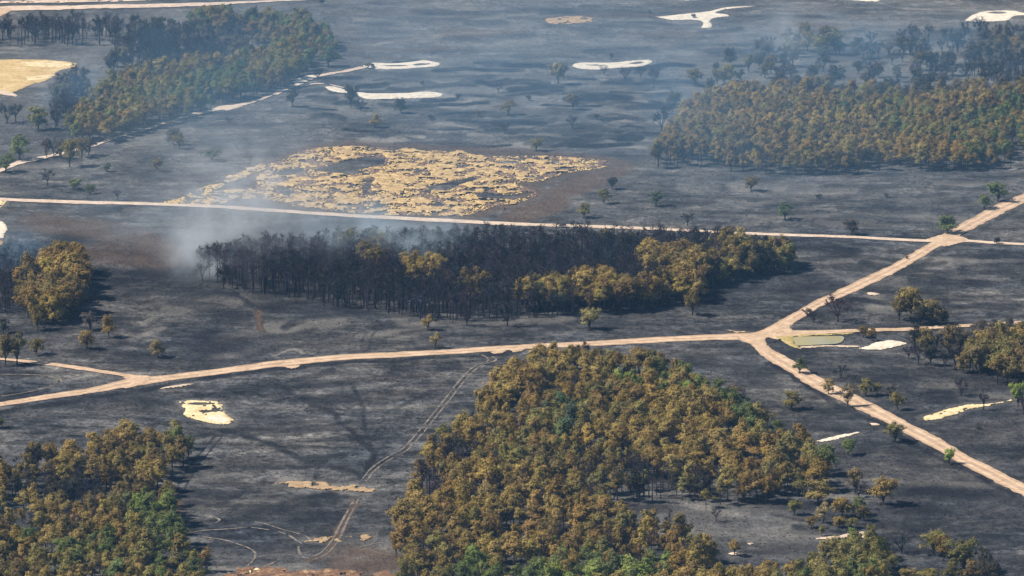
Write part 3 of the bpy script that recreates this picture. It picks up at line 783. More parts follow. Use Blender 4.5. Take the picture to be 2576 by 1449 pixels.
PROTO = {}                                   # style -> list of (crown mesh, trunk mesh, crown base height)
for k in range(7):                           # plantation pine: narrow crown, straight stem (10 m high)
    rr = np.random.RandomState(100 + k)
    lb = []
    zb = rr.uniform(3.4, 4.8); top = 9.3
    nq = rr.randint(6, 9)
    for q in range(nq):
        f = q / (nq - 1.0)
        z = zb + 0.9 + (top - zb - 1.5) * f
        r = (1.70 * (1 - 0.40 * f ** 2.2)) * rr.uniform(0.72, 1.25)
        o_ = 1.25 * (1.25 - f)
        lb.append(((rr.uniform(-o_, o_), rr.uniform(-o_, o_), z), (r, r, rr.uniform(0.9, 1.25))))
    cm = crown_mesh('pine_crown', lb, rr, 0.135, 34, 0.95)
    lean = rr.uniform(-0.25, 0.25, 2)
    parts = [chain([(0, 0, -0.3), (lean[0] * .4, lean[1] * .4, 4), (lean[0], lean[1], 8.6)], 0.17, 0.04, 5)]
    for q in range(9):
        z = rr.uniform(2.5, 7.5); an = rr.uniform(0, 6.28); ln = rr.uniform(0.6, 1.3)
        parts.append(tube((lean[0] * z / 9, lean[1] * z / 9, z), (math.cos(an) * ln, math.sin(an) * ln, z + rr.uniform(0.1, 0.7)), 0.05, 0.015, 3))
    PROTO.setdefault('narrow', []).append((cm, mesh_np('pine_trunk', *joinvf(parts), M_BARK)))
for k in range(6):                           # free standing tree: low forked stem, broad uneven crown
    rr = np.random.RandomState(200 + k)
    nl = rr.randint(12, 17); lb = []; parts = []
    fork = rr.uniform(1.0, 2.0)
    lean = rr.uniform(-0.4, 0.4, 2)
    parts.append(chain([(0, 0, -0.3), (lean[0] * .4, lean[1] * .4, fork * .6), (lean[0], lean[1], fork)], 0.27, 0.20, 6))
    for q in range(nl):
        an = q / nl * 6.28 * 1.6 + rr.uniform(-0.5, 0.5); rad = rr.uniform(0.6, 2.7) * (1 if q > 1 else 0.4)
        z = rr.uniform(2.5, 7.8) - rad * 0.10 + (0.9 if q < 2 else 0)
        c = (lean[0] + math.cos(an) * rad, lean[1] + math.sin(an) * rad, z)
        r = rr.uniform(1.3, 2.1)
        lb.append((c, (r, r, r * rr.uniform(0.62, 0.9))))
        m1 = ((c[0] - lean[0]) * 0.45 + lean[0], (c[1] - lean[1]) * 0.45 + lean[1], fork + (z - fork) * 0.6)
        parts.append(chain([(lean[0], lean[1], fork - 0.1), m1, c], 0.13, 0.03, 4))
    cm = crown_mesh('tree_crown', lb, rr, 0.135, 34, 0.80)
    PROTO.setdefault('broad', []).append((cm, mesh_np('tree_trunk', *joinvf(parts), M_BARK)))
for k in range(3):                           # low round bush
    rr = np.random.RandomState(300 + k)
    lb = [((rr.uniform(-3.6, 3.6), rr.uniform(-2, 2), rr.uniform(2.6, 6.0)), (rr.uniform(1.8, 2.6),) * 2 + (rr.uniform(1.5, 2.3),)) for _ in range(7)]
    parts = [chain([(0, 0, -0.3), (c[0] * .4, c[1] * .4, 1.5), c], 0.16, 0.04, 4) for c, _ in lb]
    cm = crown_mesh('bush_crown', lb, rr, 0.16, 34, 0.60)
    PROTO.setdefault('bush', []).append((cm, mesh_np('bush_stems', *joinvf(parts), M_BARK)))


def twigs(base_pts, dirs, lens, rr, w=0.045):
    """thin flat twigs as crossed slivers"""
    n = len(base_pts)
    d = dirs / np.linalg.norm(dirs, axis=1)[:, None]
    a = np.cross(d, rr.normal(size=(n, 3))); a /= np.linalg.norm(a, axis=1)[:, None]
    p1 = base_pts + d * lens[:, None]
    V = np.stack([base_pts - a * w, base_pts + a * w, p1 + a * w * 0.3, p1 - a * w * 0.3], 1).reshape(-1, 3)
    return V, np.arange(4 * n).reshape(-1, 4)


for k in range(6):                           # charred plantation pine: bare pole with a fuzz of twigs on top
    rr = np.random.RandomState(400 + k)
    lean = rr.uniform(-0.3, 0.3, 2)
    tr = chain([(0, 0, -0.3), (lean[0] * .4, lean[1] * .4, 5), (lean[0], lean[1], 9.6)], 0.21, 0.05, 5)
    bp, dr, ln = [], [], []
    zb = rr.uniform(4.4, 6.0)
    for q in range(34):
        z = rr.uniform(zb, 9.5); an = rr.uniform(0, 6.28)
        L = (1.9 * (1 - (z - zb) / (10.6 - zb)) + 0.35) * rr.uniform(0.6, 1.1)
        o = np.array([lean[0] * z / 9.6, lean[1] * z / 9.6, z]); dd = np.array([math.cos(an), math.sin(an), rr.uniform(0.25, 0.95)])
        bp.append(o); dr.append(dd); ln.append(L)
        for w in range(6):
            t = rr.uniform(0.35, 1.0)
            bp.append(o + dd / np.linalg.norm(dd) * L * t); dr.append(dd + rr.normal(size=3) * 0.75 + np.array([0, 0, 0.4])); ln.append(rr.uniform(0.4, 0.95))
    for q in range(14):
        z = rr.uniform(2, zb); an = rr.uniform(0, 6.28)
        bp.append(np.array([0, 0, z])); dr.append(np.array([math.cos(an), math.sin(an), rr.uniform(-0.2, 0.5)])); ln.append(rr.uniform(0.4, 1.1))
    cm = mesh_np('charred_crown', *twigs(np.array(bp), np.array(dr), np.array(ln), rr, 0.050), M_CHAR)
    PROTO.setdefault('charnarrow', []).append((cm, mesh_np('charred_trunk', *tr, M_CHAR)))
for k in range(5):                           # charred broad tree
    rr = np.random.RandomState(500 + k)
    parts = []; bp, dr, ln = [], [], []
    fork = rr.uniform(1.4, 3.0); parts.append(chain([(0, 0, -0.3), (0.1, 0, fork)], 0.27, 0.2, 6))
    for q in range(9):
        an = q * 0.7 * 2 + rr.uniform(-0.4, 0.4); rad = rr.uniform(1.2, 3.2)
        c = np.array([math.cos(an) * rad, math.sin(an) * rad, rr.uniform(6.0, 9.6) - rad * 0.55])
        m1 = np.array([c[0] * 0.5 + rr.uniform(-.3, .3), c[1] * 0.5, fork + (c[2] - fork) * 0.55])
        parts.append(chain([(0.1, 0, fork - 0.1), m1, c], 0.12, 0.025, 4))
        for w in range(26):
            t = rr.uniform(0.15, 1.0); o = m1 + (c - m1) * t
            dd = (c - m1) / np.linalg.norm(c - m1) + rr.normal(size=3) * 0.8
            L = rr.uniform(0.5, 1.5); bp.append(o); dr.append(dd); ln.append(L)
            for _ in range(2):
                bp.append(o + dd / np.linalg.norm(dd) * L * rr.uniform(0.4, 1)); dr.append(dd + rr.normal(size=3) * 0.7); ln.append(rr.uniform(0.3, 0.8))
    cm = mesh_np('charred_crown', *twigs(np.array(bp), np.array(dr), np.array(ln), rr, 0.075), M_CHAR)
    PROTO.setdefault('charbroad', []).append((cm, mesh_np('charred_trunk', *joinvf(parts), M_CHAR)))

TREES = []          # dicts: x y h w style var rot tint kind wood label solo
TINT = {'rust': (0.262, 0.182, 0.064), 'ochre': (0.298, 0.226, 0.078), 'tan': (0.285, 0.235, 0.120), 'brown': (0.175, 0.133, 0.060),
        'olive': (0.218, 0.200, 0.074), 'green': (0.140, 0.170, 0.060), 'bluegreen': (0.095, 0.128, 0.072), 'lime': (0.215, 0.265, 0.070), 'deep': (0.130, 0.118, 0.050), 'dark': (0.060, 0.056, 0.040), 'grey': (0.130, 0.118, 0.100), 'soot': (0.030, 0.031, 0.037)}


def kind_of_tint(t, charred):
    if charred: return 'charred_tree'
    return 'green_tree' if t in ('green', 'bluegreen', 'lime') else 'scorched_tree'


def add_tree(px, py, hpx, style, tint, label=None, wpx=None, group=None, wood=None):
    x, y = G(px, py); x = float(x); y = float(y)
    z = float(TH(x, y))
    _, _, sc = IMG(x, y, z)
    h = hpx / sc / math.cos(PITCH)
    nat = {'narrow': 4.6, 'broad': 7.8, 'bush': 10.0, 'charnarrow': 3.7, 'charbroad': 6.6}[style]
    w = (wpx / sc) / nat if wpx else h / 10 * rs.uniform(0.92, 1.12)
    TREES.append(dict(x=x, y=y, z=z, h=h / 10, w=w, style=style, var=rs.randint(len(PROTO[style])), rot=rs.uniform(0, 6.28), tname=tint,
                      kind=kind_of_tint(tint, style.startswith('char')), label=label, group=group, wood=wood, solo=wood is None, sc=sc))


# --- free standing trees: base x, base y, height, width (picture px), style, colour, label
ST = [
    # upper left
    (735, 273, 42, 30, 'broad', 'dark', 'small dark tree on the slope below the bright path widening'),
    (437, 366, 48, 40, 'broad', 'grey', 'greyish left tree of the pair just below the winding path'),
    (452, 376, 38, 34, 'broad', 'brown', 'brown right tree of the pair just below the winding path'),
    (533, 404, 38, 60, 'bush', 'bluegreen', 'wide low green bush left of the golden grass'),
    (397, 431, 35, 32, 'broad', 'brown', 'small brown tree left of and below the wide green bush'),
    (270, 431, 26, 32, 'bush', 'bluegreen', 'small green bush alone on the smoky slope'),
    (183, 476, 34, 50, 'bush', 'green', 'green bush, larger of the pair above the thin track at left'),
    (226, 488, 30, 38, 'bush', 'green', 'green bush, smaller of the pair above the thin track at left'),
    (120, 468, 46, 34, 'charbroad', 'soot', 'sooty bare tree left of the two green bushes'),
    (295, 505, 30, 26, 'charbroad', 'soot', 'thin sooty tree touching the thin track near the left'),
    (96, 328, 62, 54, 'broad', 'olive', 'olive tree in the burnt strip below the tan field'),
    (18, 312, 52, 40, 'charbroad', 'soot', 'sooty bare tree at the left edge below the tan field'),
    (40, 308, 48, 36, 'charbroad', 'soot', 'sooty bare tree second from left edge below the tan field'),
    (50, 402, 62, 56, 'broad', 'green', 'tall dark green tree beside the start of the winding path'),
    (14, 432, 44, 50, 'broad', 'green', 'green tree at the left edge below the winding path'),
    (118, 395, 50, 30, 'broad', 'grey', 'grey tree, left one of three in front of the winding path'),
    (136, 396, 48, 30, 'charbroad', 'soot', 'bare tree, middle one of three in front of the winding path'),
    (152, 398, 50, 30, 'broad', 'grey', 'grey tree, right one of three in front of the winding path'),
    (176, 419, 72, 46, 'broad', 'olive', 'olive tree standing out below the winding path'),
    (205, 396, 52, 40, 'broad', 'brown', 'dark brown tree just above the gap in the winding path'),
    (222, 390, 44, 38, 'broad', 'dark', 'dark tree beside the gap in the winding path'),
    (826, 167, 54, 52, 'broad', 'bluegreen', 'blue green tree off the right tip of the upper left wood'),
    (806, 110, 34, 30, 'broad', 'dark', 'small dark tree by the right tip of the upper left wood'),
    (800, 203, 30, 24, 'charbroad', 'soot', 'bare dark tree on the bright path widening'),
    (576, 318, 24, 20, 'charbroad', 'soot', 'tiny bare tree below the middle of the winding path'),
    (808, 14, 20, 16, 'broad', 'dark', 'tiny dark tree at the top edge above the upper left wood'),
    # upper middle
    (882, 274, 60, 36, 'broad', 'dark', 'tall dark tree in front of the white bunkers'),
    (908, 280, 28, 30, 'charbroad', 'soot', 'bare dark tree right below the long white bunker, beside the tall one'),
    (1010, 286, 38, 38, 'broad', 'dark', 'dark tree below the middle of the long white bunker'),
    (943, 323, 34, 30, 'broad', 'ochre', 'small ochre tree on the streaked heath below the white bunkers'),
    (1278, 288, 38, 42, 'broad', 'brown', 'brown topped tree in the middle of the streaked heath'),
    (1404, 214, 60, 48, 'broad', 'tan', 'tall tan olive tree left of the right ring bunker'),
    (1418, 200, 40, 30, 'charbroad', 'soot', 'bare tree hidden behind the tall tan olive tree'),
    (1441, 276, 44, 40, 'broad', 'brown', 'round brown grey tree below the tall tan olive tree'),
    (1440, 321, 34, 30, 'charbroad', 'soot', 'thin bare tree right below the round brown grey tree'),
    (1350, 378, 34, 34, 'broad', 'olive', 'small olive tree just above the golden grass'),
    (1253, 233, 26, 28, 'charbroad', 'soot', 'small bare tree on the streaked heath under the middle of the frame top'),
    (1152, 250, 16, 16, 'broad', 'dark', 'tiny dark tree right of the long white bunker'),
    (1270, 334, 32, 34, 'charbroad', 'soot', 'faint bare tree above the golden grass'),
    (1203, 292, 16, 18, 'broad', 'brown', 'tiny brown bush on the streaked heath'),
    (1538, 150, 18, 14, 'broad', 'dark', 'tiny dark tree just above the right ring bunker'),
    (1633, 46, 18, 12, 'charnarrow', 'soot', 'tiny post like snag left of the branching sand scar'),
    (925, 170, 20, 26, 'bush', 'brown', 'brown bush growing on the left end of the ring bunker'),
    (938, 168, 14, 16, 'bush', 'dark', 'dark bush on the ring bunker beside the brown one'),
    (1743, 46, 14, 16, 'bush', 'dark', 'dark bush standing in the branching sand scar'),
    (1572, 212, 44, 30, 'charbroad', 'soot', 'thin bare tree in front of the right ring bunker'),
    (1612, 200, 40, 26, 'charbroad', 'soot', 'bare tree in front of the right end of the ring bunker'),
    (1645, 222, 52, 30, 'charbroad', 'soot', 'tall bare tree right of the ring bunker'),
    (1520, 190, 26, 24, 'charbroad', 'soot', 'small bare tree touching the front of the right ring bunker'),
    (1665, 330, 66, 44, 'charbroad', 'soot', 'faint tall bare tree in the smoke left of the right wood'),
    (1690, 285, 60, 40, 'broad', 'grey', 'smoky grey tree at the corner of the right wood'),
    # middle right
    (1468, 548, 38, 36, 'broad', 'olive', 'small olive tree, lowest of three right of the golden grass'),
    (1520, 512, 40, 34, 'broad', 'olive', 'small olive tree, middle of three right of the golden grass'),
    (1541, 476, 34, 34, 'broad', 'dark', 'small dark tree, highest of three right of the golden grass'),
    (1650, 519, 40, 42, 'broad', 'bluegreen', 'grey green tree alone on the pale heath'),
    (1890, 481, 38, 38, 'broad', 'brown', 'small brown tree right below the front of the right wood'),
    (1975, 553, 42, 48, 'broad', 'bluegreen', 'flat dark green tree right of the centre above the thin track'),
    (1730, 571, 36, 34, 'charbroad', 'soot', 'faint bare tree above the thin track behind the charred grove'),
    (1415, 572, 14, 28, 'bush', 'dark', 'tiny dark bush on the thin track behind the charred grove'),
    (2141, 592, 44, 44, 'broad', 'grey', 'grey brown thin tree just above the thin track'),
    (2476, 530, 44, 46, 'bush', 'green', 'green tree, left of the pair beside the upper right road'),
    (2510, 512, 50, 54, 'broad', 'green', 'green tree, right of the pair beside the upper right road'),
    (2386, 584, 46, 56, 'broad', 'green', 'sprawling green tree just above the crossing'),
    (2508, 609, 18, 18, 'broad', 'dark', 'tiny dark tree on the thin track near the right edge'),
    (2283, 648, 8, 12, 'bush', 'dark', 'tiny bush on the edge of the upper right road'),
    (2106, 812, 78, 66, 'charbroad', 'soot', 'big dead black tree in front of the upper right road'),
    (2047, 816, 38, 44, 'charbroad', 'soot', 'smaller dead black tree on the road side by the junction'),
    (2030, 798, 24, 30, 'charbroad', 'soot', 'low burnt scrub on the road verge by the junction'),
    (2290, 802, 92, 78, 'broad', 'ochre', 'tallest brown tree of the clump above the narrow road'),
    (2262, 806, 60, 50, 'broad', 'brown', 'left low tree of the clump above the narrow road'),
    (2345, 815, 72, 62, 'broad', 'brown', 'right brown tree of the clump above the narrow road'),
    (2315, 815, 50, 60, 'broad', 'dark', 'dark front tree of the clump above the narrow road'),
    (2372, 812, 44, 34, 'broad', 'dark', 'dark tree at the right end of the clump above the narrow road'),
    (2171, 852, 34, 36, 'broad', 'brown', 'small brown tree on the narrow road right of the pond'),
    (2193, 860, 36, 30, 'broad', 'brown', 'small brown tree just below the narrow road right of the pond'),
    (2010, 942, 42, 38, 'broad', 'green', 'small green tree on the lower right road below the pond'),
    (2116, 952, 34, 38, 'charbroad', 'soot', 'thin bare brownish tree below the pond'),
    (2300, 884, 70, 44, 'broad', 'dark', 'dark tree, leftmost of the clump right of the white sand patch'),
    (2330, 900, 84, 52, 'broad', 'brown', 'brown tree, second of the clump right of the white sand patch'),
    (2352, 898, 70, 44, 'charbroad', 'soot', 'bare tree in the clump right of the white sand patch'),
    (2388, 892, 86, 58, 'broad', 'brown', 'tall brown tree in the clump right of the white sand patch'),
    (2412, 896, 66, 44, 'broad', 'dark', 'dark tree at right end of the clump right of the white sand patch'),
    (2376, 932, 60, 34, 'charbroad', 'soot', 'pale bare tree in front of the clump at right'),
    (2286, 905, 40, 34, 'charbroad', 'soot', 'thin bare tree before the clump right of the white sand patch'),
    (1742, 798, 66, 50, 'broad', 'brown', 'brown topped dark tree at the right front of the charred grove'),
    # middle left
    (1075, 832, 40, 34, 'broad', 'rust', 'small rusty tree in front of the charred grove'),
    (1095, 878, 42, 30, 'broad', 'tan', 'small tan tree just above the main road, below the rusty one'),
    (1484, 833, 58, 54, 'broad', 'tan', 'mushroom shaped tan tree in front of the charred grove'),
    (1174, 820, 56, 42, 'charbroad', 'soot', 'bare black tree in front of the charred grove, left of two'),
    (1276, 822, 76, 56, 'charbroad', 'soot', 'big bare black tree in front of the charred grove'),
    (1248, 806, 52, 40, 'charbroad', 'soot', 'bare black tree just left of the big bare one'),
    (275, 854, 60, 38, 'broad', 'rust', 'small rusty tree right of the left grove, with long shadow'),
    (218, 882, 54, 44, 'broad', 'ochre', 'ochre tree below the left grove, front one of three'),
    (228, 835, 50, 46, 'broad', 'grey', 'grey thin tree behind the ochre one below the left grove'),
    (398, 902, 48, 44, 'broad', 'tan', 'thin tan tree alone above the main road at left'),
    (92, 896, 44, 44, 'broad', 'brown', 'brown tree right of the pair by the short left track'),
    (14, 922, 92, 46, 'broad', 'brown', 'brown tree at left edge standing by the short left track'),
    (42, 920, 84, 54, 'broad', 'deep', 'dark olive tree on the short left track, second from left edge'),
    (8, 840, 46, 34, 'broad', 'grey', 'grey tree at the left edge below the left grove'),
    (95, 834, 64, 44, 'broad', 'brown', 'dark brown tree at the foot of the left grove'),
    (112, 836, 34, 30, 'charbroad', 'soot', 'bare small tree at the foot of the left grove'),
    # lower right
    (1993, 1030, 52, 54, 'broad', 'olive', 'round olive tree with long shadow right of the central wood'),
    (2133, 1024, 62, 40, 'broad', 'tan', 'tall thin tan tree on the lower right road'),
    (2084, 992, 44, 36, 'broad', 'tan', 'small dead tan tree at the edge of the lower right road'),
    (2178, 998, 50, 40, 'broad', 'olive', 'olive tree just above the lower right road'),
    (2206, 996, 36, 30, 'broad', 'olive', 'small olive tree beside another above the lower right road'),
    (2258, 1034, 48, 42, 'broad', 'olive', 'olive tan tree between the lower right road and the golden scrape'),
    (2242, 1006, 44, 32, 'broad', 'grey', 'grey tree behind the olive tan one near the golden scrape'),
    (2250, 1114, 54, 56, 'broad', 'olive', 'round yellow green tree touching the left edge of lower right road'),
    (2133, 1145, 48, 44, 'broad', 'green', 'green tree below the narrow white sand strip'),
    (2388, 1168, 44, 30, 'broad', 'lime', 'bright green young tree on the lower right road'),
    (2084, 1192, 86, 62, 'broad', 'green', 'tall green tree at the right tip of the central wood'),
    (2152, 1238, 76, 50, 'broad', 'tan', 'tall tan topped tree right of the central wood'),
    (2160, 1250, 50, 52, 'charbroad', 'soot', 'bare dark tree under the tall tan topped one'),
    (2220, 1268, 78, 72, 'broad', 'ochre', 'large round ochre tree standing apart at lower right'),
    (2060, 1262, 64, 84, 'broad', 'ochre', 'wide ochre tree at the lower right corner of the central wood'),
    (1998, 1290, 42, 48, 'broad', 'olive', 'small olive tree on the grey clearing, right of the central wood'),
    (2118, 1296, 58, 56, 'broad', 'ochre', 'ochre tree at the centre of the loose lower right clump'),
    (2158, 1292, 52, 44, 'broad', 'green', 'green topped tree of the loose lower right clump'),
    (2172, 1306, 46, 40, 'broad', 'brown', 'dark brown tree at the right of the loose lower right clump'),
    (2070, 1312, 56, 44, 'broad', 'tan', 'pale tan tree at the left of the loose lower right clump'),
    (2042, 1324, 34, 34, 'broad', 'brown', 'small brown tree, leftmost of the loose lower right clump'),
    (2067, 1343, 28, 22, 'broad', 'olive', 'tiny olive tree in front of the loose lower right clump'),
    (2112, 1322, 32, 40, 'broad', 'ochre', 'low ochre tree in front of the loose lower right clump'),
    (2142, 1324, 28, 34, 'broad', 'olive', 'low olive tree in front of the loose lower right clump, right of the ochre'),
    (1776, 1274, 46, 28, 'narrow', 'olive', 'small slim tree at the lower edge of the central wood'),
    (1801, 1310, 38, 28, 'charbroad', 'soot', 'thin bare sapling on the grey clearing'),
    (1848, 1394, 44, 36, 'broad', 'ochre', 'small ochre tree alone on the grey clearing'),
    (2192, 1362, 54, 38, 'broad', 'olive', 'olive tree behind the lower right grove'),
    (2268, 1388, 56, 50, 'charbroad', 'soot', 'bare grey tree between the two lower right groves'),
    (2240, 1404, 36, 36, 'charbroad', 'soot', 'low bare scrub tree between the two lower right groves'),
    (2350, 1394, 70, 66, 'broad', 'olive', 'yellow olive tree at the top left of the last lower right grove'),
    (2372, 1410, 74, 50, 'broad', 'rust', 'rusty tree in the last lower right grove'),
    (2425, 1438, 96, 96, 'broad', 'deep', 'largest dark olive tree of the last lower right grove'),
    (2480, 1452, 74, 50, 'broad', 'dark', 'dark tree at the right of the last lower right grove'),
    (2500, 1468, 60, 50, 'broad', 'dark', 'dark low tree at the bottom of the last lower right grove'),
    (2335, 1480, 62, 72, 'broad', 'olive', 'olive tree cut by the bottom edge near the last grove'),
    (2561, 1026, 70, 46, 'broad', 'lime', 'bright green tree at the right edge above the golden scrape'),
    (2474, 1034, 52, 30, 'charbroad', 'soot', 'thin bare tree on the golden scrape'),
    (2418, 998, 50, 40, 'charbroad', 'soot', 'thin bare tree behind the golden scrape'),
    (2310, 918, 56, 40, 'charbroad', 'soot', 'dark bare tree at the lower left foot of the clump right of the white sand'),
    (2342, 922, 58, 44, 'broad', 'dark', 'dark rounded tree in front of the clump right of the white sand'),
    (2402, 926, 62, 46, 'charbroad', 'soot', 'black bare tree between the clump and the brown right grove'),
    (2424, 940, 60, 46, 'broad', 'brown', 'brown tree just left of the brown right grove'),
    (2424, 880, 54, 44, 'broad', 'grey', 'grey tree behind the clump beside the narrow road end'),
    (2440, 1462, 60, 60, 'broad', 'brown', 'low brown tree at the foot of the last lower right grove'),
    (2392, 1460, 56, 60, 'broad', 'deep', 'low dark olive tree at the left foot of the last lower right grove'),
    (2290, 1470, 46, 60, 'broad', 'ochre', 'ochre tree cut by the bottom edge between the lower right groves'),
    (2225, 1398, 44, 40, 'charbroad', 'soot', 'thin bare tree touching the lower right grove'),
    (2460, 1080, 10, 20, 'bush', 'dark', 'tiny dark bush below the golden scrape'),
    (1830, 1040, 34, 28, 'charbroad', 'soot', 'small bare tree against the right flank of the central wood'),
    (480, 205, 40, 34, 'broad', 'dark', 'dark tree standing over the smoke in the upper left wood'),
    (1060, 215, 12, 16, 'bush', 'dark', 'tiny dark bush between the two white bunkers'),
    (1330, 252, 16, 20, 'bush', 'dark', 'tiny dark bush on the streaked heath left of the round tree'),
    (1085, 300, 14, 20, 'bush', 'dark', 'tiny dark bush above the middle of the golden grass'),
    (1500, 300, 18, 22, 'bush', 'dark', 'tiny dark bush in the open heath above the golden grass'),
    (1560, 350, 16, 22, 'bush', 'dark', 'tiny dark bush left of the right wood'),
    (2060, 500, 14, 22, 'bush', 'dark', 'tiny dark bush on the pale heath under the right wood'),
    (2230, 500, 14, 22, 'bush', 'grey', 'tiny grey bush on the pale heath near the right edge'),
    (2575, 1045, 60, 30, 'charbroad', 'soot', 'dark bare tree under the bright green one at right edge'),
    (-4, 1082, 30, 36, 'broad', 'green', 'green tree cut by the left edge below the main road'),
    (-10, 1190, 60, 40, 'broad', 'dark', 'dark tree cut by the left edge above the lower left wood'),
]
for r in ST:
    far = float(np.clip((900 - r[1]) / 600.0, 0, 1))       # the far ones read a little larger than their lit part
    add_tree(r[0], r[1], r[2] * (1.03 + 0.06 * far), r[4], r[5], r[6], r[3] * (1.08 + 0.12 * far))

# --- woods
WOODS = {
    'central': dict(poly=[(1345, 928), (1420, 925), (1500, 935), (1620, 935), (1690, 962), (1770, 1000), (1850, 1030), (1890, 1060), (1960, 1105), (2040, 1155), (2075, 1200), (2080, 1250), (2040, 1262), (1980, 1262), (1900, 1280), (1830, 1282), (1770, 1258), (1690, 1255), (1640, 1262), (1560, 1262), (1545, 1290), (1610, 1345), (1700, 1352), (1780, 1392), (1800, 1430), (1840, 1540), (1000, 1540), (1005, 1400), (990, 1330), (975, 1310), (1000, 1285), (1075, 1232), (1080, 1170), (1090, 1150), (1190, 1090), (1200, 1040), (1260, 985)],
                    step=4.6, h=(60, 90), base=['ochre', 'rust', 'olive', 'brown'], pw=[0.42, 0.30, 0.19, 0.09]),
    'lower left': dict(poly=[(90, 1172), (200, 1166), (280, 1132), (380, 1112), (470, 1130), (482, 1150), (465, 1180), (420, 1215), (408, 1260), (430, 1330), (480, 1392), (520, 1440), (565, 1540), (-80, 1540), (-80, 1340), (50, 1338), (66, 1320), (60, 1290), (-80, 1285), (-80, 1222), (20, 1220)],
                       step=4.6, h=(56, 88), base=['rust', 'ochre', 'brown', 'olive'], pw=[0.34, 0.30, 0.26, 0.10]),
    'charred': dict(poly=[(496, 706), (512, 676), (560, 662), (640, 657), (760, 652), (900, 642), (1100, 637), (1300, 634), (1500, 634), (1700, 638), (1850, 642), (1950, 657), (1995, 682), (1960, 690), (1900, 700), (1820, 715), (1770, 742), (1755, 775), (1700, 765), (1640, 788), (1560, 794), (1480, 794), (1290, 800), (1150, 810), (1010, 802), (900, 780), (720, 750), (620, 740), (545, 718)],
                    step=3.35, h=(58, 86), base=['soot'], pw=[1]),
    'upper right': dict(poly=[(1625, 425), (1690, 360), (1735, 290), (1770, 258), (1850, 248), (2000, 243), (2200, 248), (2400, 252), (2700, 245), (2700, 330), (2600, 385), (2540, 402), (2535, 425), (2400, 432), (2200, 435), (2050, 440), (1930, 440), (1870, 438), (1800, 425), (1700, 425)],
                        step=4.4, h=(46, 60), base=['ochre', 'rust', 'brown', 'olive'], pw=[0.36, 0.32, 0.14, 0.18]),
    'upper left': dict(poly=[(185, 378), (172, 330), (200, 290), (250, 255), (300, 215), (380, 195), (450, 185), (560, 178), (640, 165), (680, 140), (660, 118), (560, 92), (470, 75), (480, 62), (600, 62), (760, 66), (825, 90), (838, 118), (815, 150), (765, 188), (700, 228), (640, 245), (560, 272), (480, 298), (400, 320), (330, 338), (270, 352)],
                       step=4.8, h=(44, 64), base=['brown', 'olive', 'rust', 'green'], pw=[0.30, 0.36, 0.14, 0.20]),
    'burnt upper left': dict(poly=[(-80, 118), (-80, 90), (100, 84), (300, 86), (470, 92), (560, 110), (640, 130), (620, 160), (540, 172), (420, 178), (330, 185), (260, 190), (300, 150), (280, 118)],
                             step=4.8, h=(48, 70), base=['soot', 'grey', 'dark'], pw=[0.55, 0.22, 0.23]),
    'smoky left edge': dict(poly=[(135, 300), (150, 240), (200, 225), (230, 240), (190, 290), (170, 330), (140, 325)],
                            step=5.0, h=(60, 76), base=['soot', 'grey'], pw=[0.6, 0.4]),
    'left grove': dict(poly=[(135, 690), (180, 675), (208, 690), (222, 740), (224, 785), (170, 812), (110, 832), (72, 805), (50, 782), (60, 735), (95, 712)],
                       step=4.0, h=(74, 92), base=['ochre', 'rust', 'brown'], pw=[0.35, 0.35, 0.30]),
    'left edge charred': dict(poly=[(-80, 690), (0, 685), (70, 678), (110, 690), (70, 725), (50, 770), (20, 790), (-80, 800)],
                              step=3.6, h=(56, 72), base=['soot'], pw=[1]),
    'right grove': dict(poly=[(2430, 935), (2450, 905), (2520, 890), (2700, 880), (2700, 990), (2560, 980), (2500, 975)],
                        step=4.2, h=(74, 96), base=['rust', 'ochre', 'brown', 'olive'], pw=[0.34, 0.30, 0.30, 0.06]),
    'right grey': dict(poly=[(2425, 860), (2450, 845), (2700, 835), (2700, 870), (2520, 885), (2440, 893)],
                       step=4.0, h=(50, 64), base=['grey', 'dark', 'soot'], pw=[0.5, 0.3, 0.2]),
    'lower right': dict(poly=[(2060, 1420), (2100, 1390), (2180, 1372), (2205, 1385), (2225, 1425), (2250, 1470), (2250, 1540), (2010, 1540), (2020, 1450)],
                        step=4.4, h=(66, 86), base=['olive', 'green', 'ochre'], pw=[0.5, 0.3, 0.2]),
    'bottom': dict(poly=[(1880, 1475), (1960, 1462), (2010, 1475), (2010, 1540), (1700, 1540), (1730, 1478), (1800, 1470)],
                   step=4.2, h=(62, 80), base=['ochre', 'olive', 'rust'], pw=[0.5, 0.25, 0.25]),
    'smoky sparse': dict(poly=[(1700, 225), (1780, 200), (1850, 165), (1960, 100), (2060, 90), (2200, 105), (2330, 95), (2450, 85), (2700, 85), (2700, 245), (2400, 250), (2200, 246), (2000, 240), (1800, 238)],
                         step=9.0, h=(34, 60), base=['soot', 'grey', 'dark', 'olive', 'brown'], pw=[0.34, 0.16, 0.22, 0.10, 0.18]),
    'smoky dense': dict(poly=[(2420, 200), (2440, 120), (2500, 105), (2700, 100), (2700, 245), (2440, 245)],
                        step=7.0, h=(40, 60), base=['soot', 'grey', 'dark'], pw=[0.6, 0.25, 0.15]),
}
